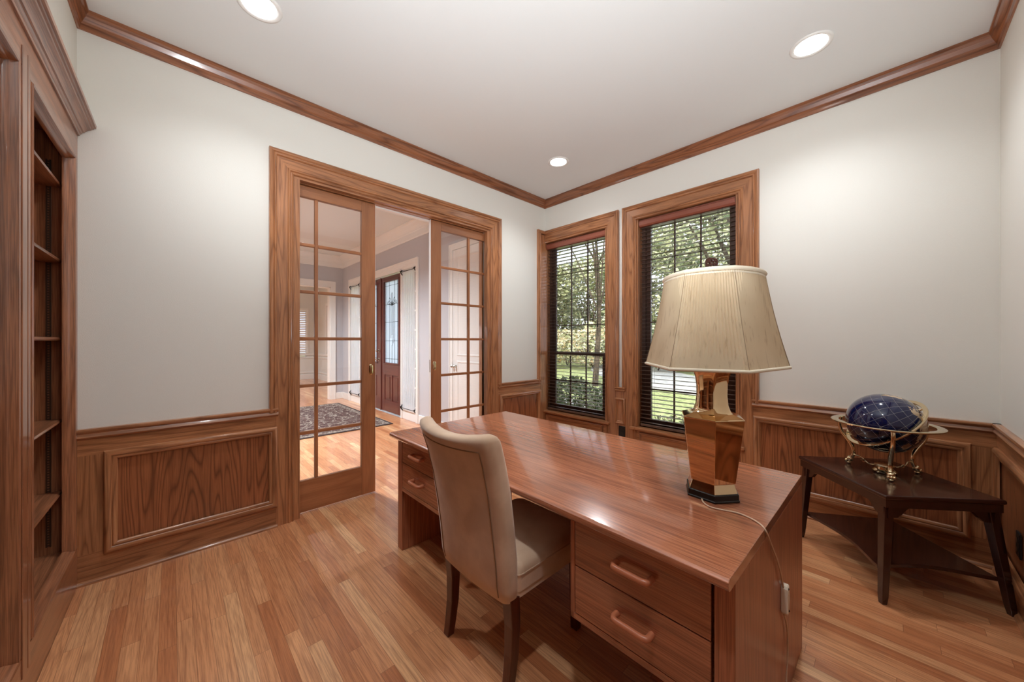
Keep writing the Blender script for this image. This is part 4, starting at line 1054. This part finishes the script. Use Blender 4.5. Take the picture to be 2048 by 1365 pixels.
# ------------------------------------------------------------------ globe
GC = Vector((-.42, -2.95, .825))
gl = thing('gemstone_globe', 'dark blue gemstone globe in a brass ring stand on the corner table', 'globe', (GC.x, GC.y, TT))
nr = Vector((.36, -.56, -.75)).normalized()
e_a = nr.cross(Vector((0, 0, 1))).normalized(); e_b = nr.cross(e_a)
pole = (e_a*math.cos(R(300))+e_b*math.sin(R(300))).normalized()   # north end, at the right
gm = MB().sphere((0, 0, 0), .1665, 72, 44)
me_o = P('globe_ball', gm, GLOBEM, None, smooth=180)
me_o.parent = gl; me_o.location = GC-Vector(gl.location)
me_o.rotation_euler = pole.to_track_quat('Z', 'Y').to_euler()
def flatring(c, n, r0, r1, th, seg=96, rounded=True):
    n = n.normalized(); a = n.orthogonal().normalized(); b = n.cross(a); rings = []
    rm = (r0+r1)/2; hw = (r1-r0)/2
    prof = [(-hw, -th/2), (-hw*.8, -th), (hw*.8, -th), (hw, -th/2), (hw, th/2), (hw*.8, th), (-hw*.8, th), (-hw, th/2)]
    for k in range(seg+1):
        q = 2*PI*k/seg; dr = a*math.cos(q)+b*math.sin(q)
        rings.append([tuple(c+dr*(rm+u)+n*v) for u, v in prof])
    return MB().loft(rings, cap=False)
P('horizon_ring', flatring(Vector((GC.x, GC.y, .822)), Vector((0, 0, 1)), .196, .232, .0045), BRASS, gl, smooth=40)
P('meridian_ring', flatring(GC, nr, .174, .195, .006), BRASS, gl, smooth=40)
mb = MB()
for s_ in (-1, 1): mb.tube([tuple(GC+pole*s_*.166), tuple(GC+pole*s_*.190)], .006, 10)
P('axis_pin', mb, BRASS, gl, smooth=60)
for k, ang in enumerate((68, 188.5, 309)):
    dr = Vector((math.cos(R(ang)), math.sin(R(ang)), 0)); base = Vector((GC.x, GC.y, 0))
    path = [(.206, .818), (.212, .795), (.212, .765), (.200, .730), (.178, .700), (.158, .672), (.146, .645), (.142, .620), (.146, .598), (.154, .580)]
    rr = [.010, .0095, .0095, .0105, .0115, .012, .011, .010, .011, .013]
    lg = P('leg', MB().tube(smoothpath([base+dr*a+Vector((0, 0, z)) for a, z in path], 3), [rr[min(int(i/3), 9)] for i in range((len(path)-1)*3+1)], 10), BRASS, gl, smooth=60)
    paw = MB().sphere(tuple(base+dr*.160+Vector((0, 0, .572))), .018, 14, 8, sc_=(1.0, 1.0, 1.0))
    tdir = Vector((-dr.y, dr.x, 0))
    for t_ in (-.011, 0, .011): paw.sphere(tuple(base+dr*.172+tdir*t_+Vector((0, 0, .560))), .0085, 10, 6, sc_=(1, 1, 1.5))
    P('paw_foot', paw, BRASS, lg, smooth=60)
    P('claw_ball', MB().sphere(tuple(base+dr*.166+Vector((0, 0, .5485))), .0115, 14, 8, sc_=(1.2, 1.2, .72)), BRASS, lg, smooth=60)
    # scroll strut to the centre compass
    pts = []
    for i in range(17):
        f = i/16; rad_ = .150-(.150-.045)*f; pts.append(base+dr*rad_+tdir*.008*math.sin(2*PI*f*1.5)+Vector((0, 0, .602-.030*f+.008*math.sin(2*PI*f))))
    stt = MB().tube(pts, .0035, 6)
    sp = []
    for i in range(14): q = 2*PI*i/12; sp.append(base+dr*(.095+.012*math.cos(q)*(1-i/22))+Vector((0, 0, .578+.010*math.sin(q)*(1-i/22))))
    stt.tube(sp, .0025, 6)
    P('scroll_strut', stt, BRASS, gl, smooth=60)
P('compass_base', MB().lathe([(.050, .545), (.052, .550), (.046, .556), (.038, .560), (.036, .574), (.044, .578), (.044, .583), (.030, .586)], GC.x, GC.y, 32), BRASS, gl, smooth=40)

# ------------------------------------------------------------------ outlets
def outlet(name_label, c, n, grp=None):
    n = Vector(n); t = Vector((0, 0, 1)).cross(n); o = thing('wall_outlet', name_label, 'outlet', c)
    c = Vector(c); mb = MB()
    for h, s_ in ((0, 1), (.005, 1), (.007, .9)): mb_r = None
    mb.loft([[tuple(c+t*(a*.036*s_)+Vector((0, 0, b*.058*s_))+n*h) for a, b in ((-1, -1), (1, -1), (1, 1), (-1, 1))] for h, s_ in ((0, 1), (.005, 1), (.007, .9))])
    P('cover_plate', mb, BLACKM, o)
    for zz in (-.022, .022):
        k = MB().loft([[tuple(c+t*(math.cos(q)*.015)+Vector((0, 0, zz+math.sin(q)*.014))+n*h) for q in [2*PI*i/16 for i in range(16)]] for h in (.006, .009)])
        P('socket', k, BLACK, o)
outlet('black electrical outlet low on the panelling between the windows', (-.016, -1.070, .354), (-1, 0, 0))
outlet('black electrical outlet on the panelling at the right edge', (-.500, YS+.012, .335), (0, 1, 0))

# ------------------------------------------------------------------ outdoors
GZ = -.32
struct('lawn', MB().box(.0, 60, -25, 45, GZ-.1, GZ), GRASS, 'green front lawn outside the windows', 'lawn')
struct('roof_eave', MB().box(.14, .55, -6, 3.5, 2.64, 2.72).box(.53, .56, -6, 3.5, 2.58, 2.80), EAVEM, 'green painted roof eave above the windows', 'eave')
struct('bounce_slab', MB().box(-.46, 3.2, 1.4, 6.2, GZ, -.03), CONC, 'added pale concrete slab bouncing light towards the front door', 'bounce_slab')  # added so pale light, not lawn green, bounces onto the sidelight curtains
# curved drive and street
def ribbon(name, pts, wdt, z, mat, label, cat):
    pts = smoothpath([Vector((x, y, 0)) for x, y in pts], 8); L, Rr = [], []
    for i, p in enumerate(pts):
        d = (pts[min(i+1, len(pts)-1)]-pts[max(i-1, 0)]).normalized(); nn_ = Vector((-d.y, d.x, 0))
        L.append(p+nn_*wdt/2); Rr.append(p-nn_*wdt/2)
    rings = [[(a.x, a.y, z-.05), (b.x, b.y, z-.05), (b.x, b.y, z), (a.x, a.y, z)] for a, b in zip(L, Rr)]
    return struct(name, MB().loft(rings), mat, label, cat)
ribbon('driveway', [(7.5, -12), (9.0, -4), (10.0, 1.0), (12.5, 4.8), (17, 8.0), (24, 10.5)], 4.2, GZ+.02, CONC, 'pale curving concrete drive across the lawn', 'driveway')
ribbon('street', [(32, -30), (31, 0), (30, 14), (32, 44)], 7, GZ+.015, CONC, 'pale street beyond the lawn', 'street')
def leaves(mb, c, rad, n, size, nm):
    for _ in range(n):
        while True:
            v = Vector((random.uniform(-1, 1), random.uniform(-1, 1), random.uniform(-1, 1)))
            if v.length <= 1: break
        v = v.normalized()*(v.length**.45)
        p = Vector(c)+Vector((v.x*rad[0], v.y*rad[1], v.z*rad[2]))
        a = Vector((random.gauss(0, 1), random.gauss(0, 1), random.gauss(0, .7))).normalized(); b = a.orthogonal().normalized()
        b = (b*math.cos(random.uniform(0, 6.28))+a.cross(b)*math.sin(random.uniform(0, 6.28))).normalized()
        s_ = size*random.uniform(.6, 1.3)
        mb.add([p-a*s_, p-b*s_*.38, p+a*s_, p+b*s_*.38], [(0, 1, 2, 3)], random.choice(nm))
def tree(x, y, h, cr, label, n=2600, size=.16, clumps=8, trunk=.16, lean=(0, 0), low=.35, nm=(0, 0, 1, 2), name='leafy_tree', grp='trees beyond the lawn', cat='tree'):
    t = thing(name, label, cat, (x, y, GZ), group=grp)
    B0 = Vector((x, y, GZ)); top = B0+Vector((lean[0], lean[1], h*.72))
    mb = MB(); pts = [B0.lerp(top, f)+Vector((.15*math.sin(f*5), .12*math.cos(f*4)-.12, 0)) for f in [i/7 for i in range(8)]]
    mb.tube(pts, [trunk*(1-.75*i/7) for i in range(8)], 9)
    cl = []
    for k in range(clumps):
        a = 2*PI*k/clumps+random.uniform(-.3, .3); rr = cr*random.uniform(.3, .72)
        c_ = B0+Vector((lean[0]*.8+rr*math.cos(a), lean[1]*.8+rr*math.sin(a), h*random.uniform(low+.12, .88))); cl.append(c_)
        s0 = pts[random.randint(3, 6)]
        mid = s0.lerp(c_, .5)+Vector((0, 0, .25)); mb.tube([s0, mid, c_], [trunk*.35, trunk*.22, trunk*.07], 6)
    cl.append(B0+Vector((lean[0], lean[1], h*.86)))
    P('trunk', mb, BARK, t, smooth=60)
    lf = MB()
    for c_ in cl: leaves(lf, c_, (cr*.48, cr*.48, h*.17), n//len(cl), size, nm)
    P('foliage', lf, LEAFS, t)
    return t
def polar(az, r): return (CAM.x+r*math.cos(R(az)), CAM.y+r*math.sin(R(az)))
spec = [(12, 27, 9, 3.0, 'tall leafy tree'), (17, 24, 10, 3.2, 'broad full-crowned tree'), (21.5, 28, 9.5, 3.2, 'tall olive-green tree'), (26, 24, 9, 3.0, 'dense rounded tree'), (30, 29, 8.5, 3.2, 'far rounded tree'), (34.5, 26, 7.5, 2.8, 'tree with pale foliage'),
        (38.5, 30, 5.8, 2.6, 'low tree under the open sky'), (42.5, 27, 6.4, 2.8, 'leftmost far tree')]
wheres = ['at the far right behind the lamp', 'filling the middle of the lamp window', 'left of centre in the lamp window', 'seen at the left side of the lamp window', 'behind the right side of the corner window', 'right of centre in the corner window', 'in the middle of the corner window', 'at the left edge of the corner window']
for (az, r_, h, cr_, lb), wh in zip(spec, wheres):
    x, y = polar(az, r_); tree(x, y, h, cr_, lb+' '+wh, n=3600, size=.2, low=.05)
x, y = polar(17.4, 12.5); tree(x, y, 8.0, 3.4, 'nearer tree with leaning dark trunk in the lamp window', n=5200, size=.11, clumps=11, trunk=.20, lean=(.2, -1.0), low=.42)
x, y = polar(33.2, 13.0); tree(x, y, 8.4, 2.7, 'nearer tree with thin trunk and overhanging branches in the corner window', n=1300, size=.10, clumps=7, trunk=.11, lean=(.1, .2), low=.58)
def shrub(x, y, h, r_, label, nm, n=1500, size=.045, grp='shrubs under the windows', name='garden_shrub'):
    t = thing(name, label, 'shrub', (x, y, GZ), group=grp)
    mb = MB()
    for k in range(9):
        a = random.uniform(0, 6.28); q = r_*random.uniform(.2, .8)
        mb.tube([(x, y, GZ), (x+q*.5*math.cos(a), y+q*.5*math.sin(a), GZ+h*.5), (x+q*math.cos(a), y+q*math.sin(a), GZ+h*.92)], [.012, .008, .004], 5)
    P('stems', mb, BARK, t)
    lf = MB(); leaves(lf, (x, y, GZ+h*.55), (r_, r_, h*.48), n, size, nm); P('foliage', lf, LEAFS, t)
sh_spec = [(1.55, 1.55, 1.02, .50, 'leftmost dark green clipped shrub outside the corner window', (1, 1, 0)), (1.5, .70, .98, .50, 'dark green clipped shrub in the middle of the corner window', (1, 1, 0)), (1.5, -.15, .95, .48, 'green shrub at the right side of the corner window', (1, 0, 2)),
           (1.35, -1.05, .62, .42, 'low twiggy pale shrub left in the lamp window', (2, 0, 3)), (1.35, -1.75, .58, .42, 'low twiggy pale shrub behind the lamp', (2, 0, 3))]
for x, y, h, r_, lb, nm in sh_spec: shrub(x, y, h, r_, lb, nm, n=2600 if h > .9 else 420)
for k, (az, r_) in enumerate(((14, 20), (19, 21), (24, 20.5), (29, 22), (33.5, 21), (37.5, 23), (41.5, 21))):
    x, y = polar(az, r_)
    shrub(x, y, 2.3, 1.7, ['wide far hedge bush at the right of the lamp window', 'wide far hedge bush behind the lamp finial', 'wide far hedge bush at the left of the lamp window', 'wide far hedge bush hidden behind the window post', 'wide far brownish bush right in the corner window', 'wide far brownish bush in the middle of the corner window', 'wide far brownish bush left in the corner window'][k], (3, 0, 2) if az > 30 else (0, 1, 2), n=1500, size=.13, grp='bushes beyond the drive', name='hedge_bush')
